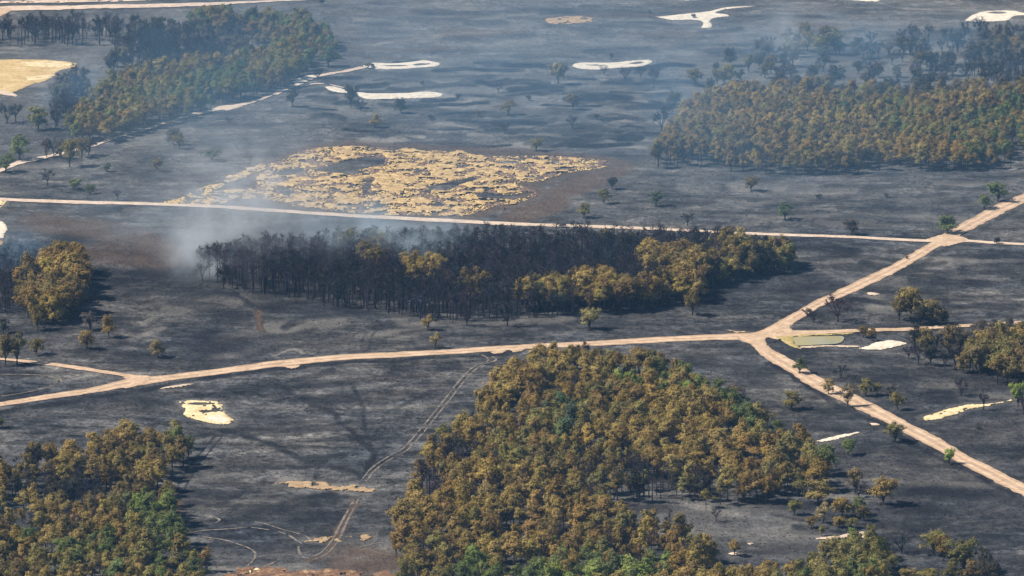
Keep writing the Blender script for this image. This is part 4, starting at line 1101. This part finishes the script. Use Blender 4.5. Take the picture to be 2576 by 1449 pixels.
# places inside the woods with their own look: (crown centre x, y, rx, ry, colours, chance)
SPOTS = {
    'central': [(1440, 1040, 90, 45, ['olive', 'green', 'bluegreen'], 0.65), (1700, 945, 140, 38, ['olive', 'lime', 'green'], 0.7), (1500, 890, 90, 20, ['olive', 'brown'], 0.5), (1850, 1000, 50, 40, ['green', 'bluegreen'], 0.8), (2010, 1110, 60, 70, ['green', 'olive'], 0.75),
                (1940, 1060, 60, 50, ['olive', 'green'], 0.6), (1150, 1125, 55, 22, ['SOOT'], 0.95), (1450, 1160, 100, 26, ['SOOT', 'brown'], 0.75), (1590, 1185, 110, 34, ['SOOT', 'SOOT', 'brown'], 0.78), (1720, 1205, 130, 34, ['SOOT', 'SOOT', 'dark', 'olive'], 0.75), (1080, 1200, 40, 30, ['SOOT'], 0.95), (1260, 1205, 110, 14, ['SOOT', 'brown'], 0.6),
                (1200, 990, 40, 40, ['brown', 'SOOT', 'ochre'], 0.5), (1860, 1240, 80, 30, ['olive', 'green'], 0.5), (1640, 1290, 60, 30, ['ochre', 'rust'], 0.6), (1500, 1330, 60, 40, ['rust', 'brown'], 0.5), (1560, 1375, 90, 18, ['SOOT', 'brown'], 0.65),
                (1080, 1370, 70, 40, ['brown', 'rust', 'SOOT'], 0.6), (1420, 1424, 300, 46, ['green', 'olive', 'green', 'lime'], 0.9), (1217, 1415, 20, 26, ['lime'], 0.95), (1180, 1440, 110, 26, ['olive', 'green'], 0.8), (1650, 1425, 50, 26, ['lime', 'green'], 0.5), (1730, 1380, 50, 40, ['ochre', 'olive', 'brown'], 0.6)],
    'lower left': [(450, 1090, 32, 26, ['green', 'olive'], 0.8), (150, 1218, 130, 34, ['SOOT', 'dark', 'SOOT'], 0.85), (250, 1205, 70, 28, ['SOOT'], 0.85), (400, 1300, 110, 60, ['green', 'olive'], 0.7), (80, 1150, 60, 25, ['SOOT', 'dark'], 0.8), (300, 1140, 70, 20, ['SOOT', 'brown'], 0.6), (380, 1270, 50, 40, ['green', 'lime', 'olive'], 0.8), (430, 1350, 90, 60, ['green', 'green', 'olive'], 0.9), (240, 1380, 130, 50, ['green', 'olive'], 0.85), (80, 1370, 70, 40, ['green', 'olive', 'ochre'], 0.7),
                   (530, 1425, 50, 30, ['green', 'bluegreen'], 0.85), (275, 1435, 18, 16, ['lime'], 0.8), (180, 1300, 70, 30, ['SOOT', 'brown'], 0.6), (330, 1420, 120, 30, ['ochre', 'olive', 'green'], 0.8)],
    'charred': [(1065, 664, 56, 20, ['ochre'], 0.88), (945, 630, 40, 16, ['brown'], 0.6), (905, 600, 60, 12, ['grey', 'olive'], 0.35), (1400, 718, 110, 20, ['ochre', 'olive'], 0.7), (1500, 705, 60, 30, ['ochre', 'rust'], 0.85), (1640, 640, 50, 22, ['ochre'], 0.7), (1720, 650, 70, 30, ['ochre', 'rust', 'brown'], 0.8), (1620, 730, 60, 40, ['rust', 'brown', 'ochre'], 0.75), (1850, 630, 70, 50, ['brown', 'olive', 'ochre', 'dark'], 0.85), (1700, 710, 60, 36, ['ochre', 'rust', 'brown', 'SOOT'], 0.8), (1940, 640, 60, 50, ['olive', 'brown', 'dark'], 0.85), (1570, 585, 90, 14, ['dark', 'brown', 'olive'], 0.4), (1200, 700, 40, 20, ['brown'], 0.35), (1680, 760, 60, 26, ['dark', 'brown'], 0.6)],
    'upper right': [(1720, 390, 80, 34, ['SOOT', 'dark'], 0.82), (1890, 395, 60, 30, ['SOOT', 'dark'], 0.6), (2150, 268, 60, 18, ['green', 'olive', 'bluegreen'], 0.6), (2260, 290, 70, 40, ['green', 'olive'], 0.65), (2480, 330, 90, 60, ['green', 'olive', 'bluegreen'], 0.55), (2550, 280, 60, 80, ['green', 'bluegreen', 'olive'], 0.6), (2440, 250, 60, 30, ['rust', 'ochre'], 0.6), (2220, 400, 90, 26, ['dark', 'brown', 'SOOT'], 0.5), (2200, 220, 200, 14, ['SOOT', 'dark', 'grey'], 0.5), (2000, 225, 120, 16, ['ochre', 'grey'], 0.5), (2520, 400, 60, 24, ['SOOT', 'dark', 'olive'], 0.6)],
    'upper left': [(520, 210, 70, 40, ['green', 'bluegreen', 'olive'], 0.7), (580, 190, 60, 40, ['green', 'bluegreen'], 0.7), (400, 165, 60, 22, ['SOOT', 'brown'], 0.6), (600, 60, 110, 36, ['brown', 'rust', 'dark'], 0.7), (700, 50, 60, 30, ['brown', 'olive', 'green'], 0.7), (560, 110, 90, 26, ['SOOT', 'dark'], 0.8), (230, 290, 60, 40, ['olive', 'brown'], 0.7), (800, 80, 40, 50, ['green', 'dark'], 0.7)],
    'right grove': [(2510, 800, 90, 30, ['grey', 'green', 'SOOT'], 0.8)],
    'left grove': [(80, 700, 30, 40, ['brown', 'dark'], 0.5)],
    'lower right': [(2190, 1340, 26, 30, ['green', 'olive'], 0.7)],
}
for wname, wd in WOODS.items():
    P = G(*np.array(wd['poly'], float).T)
    x0, y0 = P.min(0); x1, y1 = P.max(0)
    st = wd['step']
    gx, gy = np.meshgrid(np.arange(x0, x1, st), np.arange(y0, y1, st))
    gx = gx + rs.uniform(-0.46, 0.46, gx.shape) * st + (np.arange(gx.shape[0])[:, None] % 2) * st * 0.5
    gy = gy + rs.uniform(-0.46, 0.46, gy.shape) * st
    f = inpoly(gx, gy, P) + fbm(gx, gy, 14.0, 3, 77.0) * 5.5
    thin = {'smoky sparse': 0.50, 'burnt upper left': 0.72}.get(wname, 0.93)
    sel = (f > 0) & (rs.rand(*gx.shape) < thin)
    if wname in ('central', 'lower left', 'upper right', 'upper left', 'lower right'):      # small openings in the canopy
        sel &= ~((fbm(gx, gy, 13.0, 3, 55.0) < -0.26) & (rs.rand(*gx.shape) < 0.75))
    if wname == 'charred':                   # the burnt stand opens out on its left side
        pxx, pyy, _ = IMG(gx, gy)
        sel &= rs.rand(*gx.shape) < np.clip(0.78 + (pxx - 520) / 1500.0, 0.7, 1.0)
    for x, y, fe in zip(gx[sel], gy[sel], f[sel]):
        z = float(TH(x, y)); hx = rs.uniform(*wd['h']) * (rs.uniform(0.72, 0.92) if rs.rand() < 0.16 else 1.0)
        bx, by, sc = IMG(x, y, z)
        # tree height in metres fixed by the middle of the wood
        h = hx / IMG(*P.mean(0), 0)[2] / math.cos(PITCH) * (0.86 if fe < 1.0 else 1.0)
        cx_, cy_ = bx, by - 0.72 * h * sc
        # neighbouring trees burnt alike: the choice drifts slowly across the wood
        q_ = np.clip(0.5 + 0.95 * float(fbm(np.array(x), np.array(y), 30.0, 3, 61.0)) + rs.normal(0, 0.075), 0.001, 0.999)
        tint = wd['base'][int(np.searchsorted(np.cumsum(wd['pw']), q_ * sum(wd['pw'])))]
        for (sx, sy, rx, ry, cl, pr) in SPOTS.get(wname, []):
            dd = ((cx_ - sx) / rx) ** 2 + ((cy_ - sy) / ry) ** 2
            if dd < 1.0 + 0.35 * fbm(np.array(x), np.array(y), 9.0, 2, 3.0) and rs.rand() < pr:
                tint = cl[rs.randint(len(cl))]
        charred = tint in ('SOOT', 'soot')
        edge = fe < 2.5 or wname in ('smoky sparse', 'burnt upper left')
        style = ('charbroad' if (edge and rs.rand() < 0.3) or wname == 'smoky sparse' else 'charnarrow') if charred else ('broad' if rs.rand() < (0.45 if edge else 0.16) or wname in ('smoky sparse', 'burnt upper left', 'right grey') else 'narrow')
        if style == 'broad' and wname not in ('smoky sparse',): h *= 0.93
        w = h / 10 * rs.uniform(0.82, 1.25)
        if not charred and wname in ('central', 'lower left', 'upper right') and rs.rand() < 0.05:
            charred = True; style = 'charnarrow'
        if style == 'narrow': w *= 1.16
        if style == 'broad': w *= 0.78 if wname not in ('smoky sparse', 'right grove', 'lower right') else 1.0
        TREES.append(dict(x=float(x), y=float(y), z=z, h=h / 10, w=w, style=style, var=rs.randint(len(PROTO[style])), rot=rs.uniform(0, 6.28),
                          tname='soot' if charred else tint, kind=kind_of_tint(tint, charred), label=None, group=None, wood=wname, solo=False, sc=sc, bx=bx, by=by))

COLOUR = {'rust': 'rusty brown', 'ochre': 'ochre brown', 'tan': 'tan', 'brown': 'dark brown', 'olive': 'olive', 'green': 'green', 'bluegreen': 'blue green', 'lime': 'bright green', 'dark': 'dark', 'grey': 'greyish', 'soot': 'charred black'}
PLACE = {'central': 'the big central wood', 'lower left': 'the lower left wood', 'charred': 'the charred grove', 'upper right': 'the upper right wood',
         'upper left': 'the upper left wood', 'burnt upper left': 'the burnt stand at the top left', 'smoky left edge': 'the stand beside the tan field', 'left grove': 'the tall left grove',
         'left edge charred': 'the charred left stand', 'right grove': 'the brown right grove', 'right grey': 'the grey right stand', 'lower right': 'the lower right grove',
         'bottom': 'the bottom clump', 'smoky sparse': 'the smoky sparse stand', 'smoky dense': 'the hazy top right stand'}


def jitter_tint(name):
    c = np.array(TINT[name]) * rs.uniform(0.80, 1.18)
    if name == 'soot': c = c * np.array([rs.uniform(0.8, 1.5), 1, rs.uniform(0.85, 1.2)]) * rs.uniform(0.6, 1.7)
    else: c = c * 0.75 + np.array(TINT['ochre']) * 0.25 * rs.uniform(0.4, 1) if name in ('rust', 'brown', 'olive') else c
    c = c * np.array([rs.uniform(0.94, 1.06), rs.uniform(0.96, 1.05), rs.uniform(0.85, 1.15)])
    return [float(v) for v in c]


for t in TREES: t['tint'] = jitter_tint(t['tname'])
for wname in WOODS:
    ws = [t for t in TREES if t['wood'] == wname and -20 < t['bx'] < 2596 and t['by'] - t['h'] * 10 * t['sc'] < 1449]
    if not ws: continue
    ax = np.percentile([t['bx'] for t in ws], [20, 40, 60, 80]); ay = np.percentile([t['by'] for t in ws], [12, 37, 63, 88]); ah = np.percentile([t['h'] for t in ws], [15, 85])
    for t in ws:
        t['zone'] = ['rear edge', 'back half', 'middle', 'front half', 'front edge'][int(np.searchsorted(ay, t['by']))] + ', ' + ['left end', 'left of centre', 'centre', 'right of centre', 'right end'][int(np.searchsorted(ax, t['bx']))]
        t['size'] = ['low ', '', 'tall '][int(np.searchsorted(ah, t['h']))]

# individuals: every free standing tree and the ones that show largest of each kind; the rest is one mass per kind
LIMIT = 292
rest = []
for kind in ('scorched_tree', 'charred_tree', 'green_tree'):
    ks = [t for t in TREES if t['kind'] == kind]
    solo = [t for t in ks if t['solo']]
    forest = [t for t in ks if not t['solo']]
    def score(t):
        top = t['by'] - t['h'] * 10 * t['sc']
        vis = (-10 < t['bx'] < 2586) and top < 1425
        return (1 if vis else 0, t['h'] * t['w'] * t['sc'] ** 2 if t['wood'] not in ('smoky sparse',) else t['sc'] ** 2 * 3)
    forest.sort(key=score, reverse=True)
    n = max(0, LIMIT - len(solo))
    for t in solo + forest[:n]: t['ind'] = True
    for t in forest[n:]: t['ind'] = False
    rest.append((kind, forest[n:]))

for t in TREES:
    if not t['ind']: continue
    low = t['style'] == 'bush'
    root = bpy.data.objects.new(('bush' if low else t['kind']), None)
    root.empty_display_size = 1.0
    root.location = (t['x'], t['y'], t['z'])
    root.rotation_euler = (0, 0, t['rot'])
    root.scale = (t['w'], t['w'], t['h'])
    root['category'] = 'bush' if low else 'tree'
    if t['label']: root['label'] = t['label']
    else:
        form = {'broad': 'spreading ', 'charbroad': 'forked '}.get(t['style'], '')
        lab = t.get('size', '') + form + COLOUR[t['tname']] + ' tree in ' + PLACE[t['wood']] + ', ' + t.get('zone', 'centre')
        if len(re.findall(r'[A-Za-z]+', lab)) > 15: lab = lab.replace(form, '', 1) if form else lab
        if len(re.findall(r'[A-Za-z]+', lab)) > 15: lab = lab[len(t.get('size', '')):]
        root['label'] = lab
        root['group'] = COLOUR[t['tname']] + ' trees of the ' + t['wood'] + ' wood'
    COL.objects.link(root)
    cm, tm = PROTO[t['style']][t['var']]
    c = bpy.data.objects.new('crown', cm); c.parent = root; c['tint'] = t['tint']; COL.objects.link(c)
    tr = bpy.data.objects.new('trunk', tm); tr.parent = root; tr['tint'] = t['tint']; COL.objects.link(tr)


def instancer(name, pts, protos, scale, rotz, idx, tint, label, cat, extra_mat=None):
    """one mass object: points carry scale, turn, look and tint; geometry nodes put a whole tree on each"""
    n = len(pts)
    me = bpy.data.meshes.new(name)
    me.vertices.add(n); me.vertices.foreach_set('co', np.asarray(pts, np.float32).ravel())
    for an, ty, arr, key in (('sc', 'FLOAT_VECTOR', scale, 'vector'), ('rz', 'FLOAT_VECTOR', np.stack([np.zeros(n), np.zeros(n), rotz], -1), 'vector'), ('tint', 'FLOAT_VECTOR', tint, 'vector')):
        a = me.attributes.new(an, ty, 'POINT'); a.data.foreach_set(key, np.asarray(arr, np.float32).ravel())
    a = me.attributes.new('pick', 'INT', 'POINT'); a.data.foreach_set('value', np.asarray(idx, np.int32))
    o = link(name, me, kind='stuff', label=label, cat=cat)
    ng = bpy.data.node_groups.new(name + '_scatter', 'GeometryNodeTree')
    ng.interface.new_socket('Geometry', in_out='INPUT', socket_type='NodeSocketGeometry')
    ng.interface.new_socket('Geometry', in_out='OUTPUT', socket_type='NodeSocketGeometry')
    L = ng.links
    gi = ng.nodes.new('NodeGroupInput'); go = ng.nodes.new('NodeGroupOutput')
    iop = ng.nodes.new('GeometryNodeInstanceOnPoints')
    js = ng.nodes.new('GeometryNodeJoinGeometry')
    m2p = ng.nodes.new('GeometryNodeMeshToPoints')
    L.new(gi.outputs[0], m2p.inputs[0])
    L.new(m2p.outputs[0], iop.inputs['Points'])
    # joined in reverse: the join node takes its links last to first
    for parts in reversed(protos):
        jj = ng.nodes.new('GeometryNodeJoinGeometry')
        for me_ in parts:
            src = SRC[me_.name]
            oi = ng.nodes.new('GeometryNodeObjectInfo'); oi.transform_space = 'ORIGINAL'
            oi.inputs['Object'].default_value = src
            L.new(oi.outputs['Geometry'], jj.inputs[0])
        g2i = ng.nodes.new('GeometryNodeGeometryToInstance')
        L.new(jj.outputs[0], g2i.inputs[0])
        L.new(g2i.outputs[0], js.inputs[0])
    L.new(js.outputs[0], iop.inputs['Instance'])
    iop.inputs['Pick Instance'].default_value = True
    for an, ty, sock in (('pick', 'INT', 'Instance Index'), ('rz', 'FLOAT_VECTOR', 'Rotation'), ('sc', 'FLOAT_VECTOR', 'Scale')):
        na = ng.nodes.new('GeometryNodeInputNamedAttribute'); na.data_type = ty; na.inputs['Name'].default_value = an
        L.new(na.outputs['Attribute'], iop.inputs[sock])
    L.new(iop.outputs[0], go.inputs[0])
    mod = o.modifiers.new('scatter', 'NODES'); mod.node_group = ng
    return o


SRC = {}
for st_, lst in PROTO.items():
    for cm, tm in lst:
        for me_ in (cm, tm):
            SRC[me_.name] = bpy.data.objects.new('source', me_)      # only a handle on the mesh, not in the scene

MASS = {'scorched_tree': ('scorched_wood', 'dense mass of scorched brown pines filling the woods', ['narrow', 'broad']), 'charred_tree': ('charred_wood', 'dense mass of charred black bare trees filling the woods', ['charnarrow', 'charbroad']),
        'green_tree': ('green_wood', 'scattered mass of still green pines inside the woods', ['narrow', 'broad'])}
for kind, ts in rest:
    if not ts: continue
    nm, lab, styles = MASS[kind]
    pr = []; off = {}
    for s_ in styles:
        off[s_] = len(pr); pr += PROTO[s_]
    instancer(nm, [(t['x'], t['y'], t['z']) for t in ts], pr, [(t['w'], t['w'], t['h']) for t in ts], np.array([t['rot'] for t in ts]), [off[t['style']] + t['var'] for t in ts],
              [t['tint'] for t in ts], lab, 'wood')
print('TREES', len(TREES), 'individual', sum(t['ind'] for t in TREES), {k: len(v) for k, v in rest})

# ------------------------------------------------------------------ low growth: tussocks and burnt heather
def tuft_mesh(name, material, rr, n=26, r=0.5, h=0.45):
    an = rr.uniform(0, 6.28, n); q = rr.uniform(0, r, n)
    C = np.stack([np.cos(an) * q, np.sin(an) * q, np.zeros(n)], -1)
    D = np.stack([np.cos(an) * 0.7, np.sin(an) * 0.7, rr.uniform(0.7, 1.3, n)], -1)
    V, F = twigs(C, D, rr.uniform(0.5, 1, n) * h, rr, 0.09)
    return mesh_np(name, V, F, material)


def blob_mesh(name, material, rr):
    """low hummock of grass: a lumpy half dome"""
    V, F = [], []
    rings, seg = 4, 9
    for i in range(rings + 1):
        f = i / rings; r = math.cos(f * math.pi / 2); z = math.sin(f * math.pi / 2)
        for s in range(seg):
            a = s / seg * 6.283; k = 1 + rr.uniform(-0.22, 0.22)
            V.append((math.cos(a) * r * k, math.sin(a) * r * k, z * 0.55 * (1 + rr.uniform(-0.2, 0.2)) - 0.05))
    for i in range(rings):
        for s in range(seg):
            F.append((i * seg + s, i * seg + (s + 1) % seg, (i + 1) * seg + (s + 1) % seg, (i + 1) * seg + s))
    return mesh_np(name, V, F, material)


def scatter(name, poly, holes, count, protos, smin, smax, label, cat, rsd, clump=None, th=0.0):
    rr = np.random.RandomState(rsd)
    P = G(*smooth(poly + [poly[0]], 4).T)
    x0, y0 = P.min(0); x1, y1 = P.max(0)
    X = rr.uniform(x0, x1, count); Y = rr.uniform(y0, y1, count)
    f = inpoly(X, Y, P) > 0
    for h in holes: f &= inpoly(X, Y, G(*np.array(h, float).T)) < 0
    if clump: f &= fbm(X, Y * 0.45, clump, 5, 13.0) > th
    X, Y = X[f], Y[f]
    s = rr.uniform(smin, smax, len(X))
    for parts in protos:
        for m_ in parts: SRC[m_.name] = bpy.data.objects.new('source', m_)
    return instancer(name, np.stack([X, Y, TH(X, Y) + 0.02], -1), protos, np.stack([s * 1.15, s * 1.15, s], -1), rr.uniform(0, 6.28, len(X)), rr.randint(0, len(protos), len(X)), np.ones((len(X), 3)), label, cat)


r7 = np.random.RandomState(7)
PG = [(blob_mesh('tussock', M_TUFT, r7),) for _ in range(3)]
PB = [(blob_mesh('heather_hummock', M_TUFTB, r7),) for _ in range(3)]
scatter('grass_tussocks', GOLD, GH, 18000, PG, 0.18, 0.5, 'golden tussocks standing up from the unburnt grass', 'grass', 31, 4.5, -0.14)
scatter('heather_hummocks', GOLD, GH, 30000, PB, 0.25, 0.8, 'purplish brown heather hummocks among the golden grass', 'heather', 32, 3.5, 0.0)
scatter('grass_tussocks', WING, [], 9000, PG, 0.15, 0.45, 'thin pale tussocks at the smoky left end of the golden grass', 'grass', 35, 3.0, 0.02)
PS = [(tuft_mesh('heather_tuft', M_STUB, r7),) for _ in range(3)]
BOX = [(-200, 1530), (-150, -60), (2720, -60), (2780, 1530)]
scatter('burnt_heather', BOX, [], 70000, PS, 0.25, 0.6, 'low burnt heather stubble covering the heath', 'heather', 33, 30.0, 0.02)

# ------------------------------------------------------------------ haze and smoke
def volume_material(name, color, density, aniso=0.0, falloff=None, nscale=0.05, contrast=(0.42, 0.7)):
    m, nt, out = mat(name)
    v = N(nt, 'ShaderNodeVolumePrincipled')
    v.inputs['Color'].default_value = (*color, 1)
    v.inputs['Anisotropy'].default_value = aniso
    v.inputs['Density'].default_value = density
    if falloff:
        tc = N(nt, 'ShaderNodeTexCoord').outputs['Object']
        gr = N(nt, 'ShaderNodeTexGradient', gradient_type='SPHERICAL'); nt.links.new(tc, gr.inputs[0])
        g = mathn(nt, 'POWER', gr.outputs['Fac'], 1.9)
        geo = N(nt, 'ShaderNodeNewGeometry').outputs['Position']
        nz = ramp(nt, noise(nt, geo, nscale, 3, 0.6, (1, 0.45, 1.6)), [(contrast[0], 0.0), (contrast[1], 1.0)])
        dd = mathn(nt, 'MULTIPLY', mathn(nt, 'MULTIPLY', g, nz), density)
        nt.links.new(dd, v.inputs['Density'])
    nt.links.new(v.outputs[0], out.inputs['Volume'])
    return m


HX = 13500.0
hv = [(-HX, -4500, -3.0), (HX, -4500, -3.0), (HX, 13500, -3.0), (-HX, 13500, -3.0), (-HX, -4500, 440), (HX, -4500, 440), (HX, 13500, 440), (-HX, 13500, 440)]
hf = [(0, 3, 2, 1), (4, 5, 6, 7), (0, 1, 5, 4), (1, 2, 6, 5), (2, 3, 7, 6), (3, 0, 4, 7)]
link('haze', mesh_np('haze', hv, hf, volume_material('haze_air', (0.27, 0.56, 1.0), 3.3e-5)), kind='stuff', label='thin blue haze in the air over the whole heath', cat='haze')


BLUE = (0.36, 0.66, 1.0)
PALE = (0.66, 0.84, 1.0)


def smoke(px, py, rx, ry, rz, density, label, seed, hz=0.6, contrast=(0.38, 0.66), nscale=0.05, color=(0.82, 0.90, 1.0)):
    """px,py: middle of the drift on the ground; radii in metres"""
    rr = np.random.RandomState(seed)
    V, F = [], []
    rings, seg = 8, 14
    for i in range(rings + 1):
        th = math.pi * i / rings
        for s in range(seg):
            a = s / seg * 2 * math.pi
            V.append((math.sin(th) * math.cos(a), math.sin(th) * math.sin(a), math.cos(th)))
    for i in range(rings):
        for s in range(seg):
            F.append((i * seg + s, (i + 1) * seg + s, (i + 1) * seg + (s + 1) % seg, i * seg + (s + 1) % seg))
    x, y = G(px, py)
    m = volume_material('smoke_air', color, density, 0.0, True, nscale, contrast)
    o = link('smoke', mesh_np('smoke', V, F, m), kind='stuff', label=label, cat='smoke')
    o.location = (float(x), float(y), rz * hz); o.scale = (rx, ry, rz)
    return o


smoke(590, 625, 50, 110, 24, 0.03, 'white smoke rising at the left end of the charred grove', 1, contrast=(0.44, 0.66), nscale=0.085)
smoke(640, 580, 48, 120, 26, 0.026, 'upper part of the white smoke drifting over the thin track', 11, 0.7, contrast=(0.44, 0.68), nscale=0.08)
smoke(492, 664, 18, 60, 10, 0.085, 'small low white smoke wisp at the tip of the charred grove', 2, contrast=(0.32, 0.62), nscale=0.09)
smoke(540, 700, 8, 18, 6, 0.14, 'tiny smoulder among the front stems of the charred grove', 12, contrast=(0.3, 0.6), nscale=0.15)
smoke(900, 640, 70, 70, 17, 0.042, 'thin smoke drifting behind the charred grove', 3, color=PALE)
smoke(1020, 680, 22, 34, 16, 0.05, 'blue smoke column rising out of the charred grove', 13, color=PALE)
smoke(450, 455, 85, 170, 20, 0.0034, 'pale smoke drifting over the slope left of the golden grass', 4, contrast=(0.34, 0.66), nscale=0.03, color=PALE)
smoke(400, 600, 60, 80, 14, 0.014, 'thin veil of smoke on the heath left of the charred grove', 14, contrast=(0.34, 0.7), color=PALE)
smoke(330, 150, 110, 280, 26, 0.0013, 'blue smoke hanging in the upper left wood', 5, contrast=(0.34, 0.70), color=BLUE)
smoke(190, 290, 26, 80, 18, 0.011, 'smoke among the bare trees beside the tan field', 15, color=BLUE)
smoke(1730, 330, 60, 200, 22, 0.005, 'smoke drifting along the left side of the upper right wood', 6, contrast=(0.34, 0.70), color=BLUE)
smoke(2000, 190, 130, 200, 24, 0.0048, 'blue smoke among the sparse trees at the upper right', 7, contrast=(0.32, 0.70), color=BLUE)
smoke(1978, 160, 16, 70, 22, 0.014, 'white smoke wisp rising between the sparse trees', 16)
smoke(2380, 190, 120, 200, 26, 0.004, 'blue smoke over the hazy stand near the right edge', 8, contrast=(0.32, 0.68), color=BLUE)
smoke(30, 690, 26, 60, 14, 0.018, 'thin smoke in the charred stand at the left edge', 9, color=BLUE)
smoke(1250, 180, 260, 480, 34, 0.003, 'wide thin blue smoke layer over the upper heath', 17, 0.5, (0.10, 0.60), 0.012, BLUE)  # wide layers from here on are added to turn the distance hazy blue
smoke(1900, 420, 260, 380, 28, 0.002, 'wide thin blue smoke layer over the right wood', 18, 0.5, (0.10, 0.60), 0.012, BLUE)
smoke(450, 330, 210, 400, 26, 0.0025, 'wide thin blue smoke layer over the left slope', 19, 0.5, (0.10, 0.60), 0.012, BLUE)
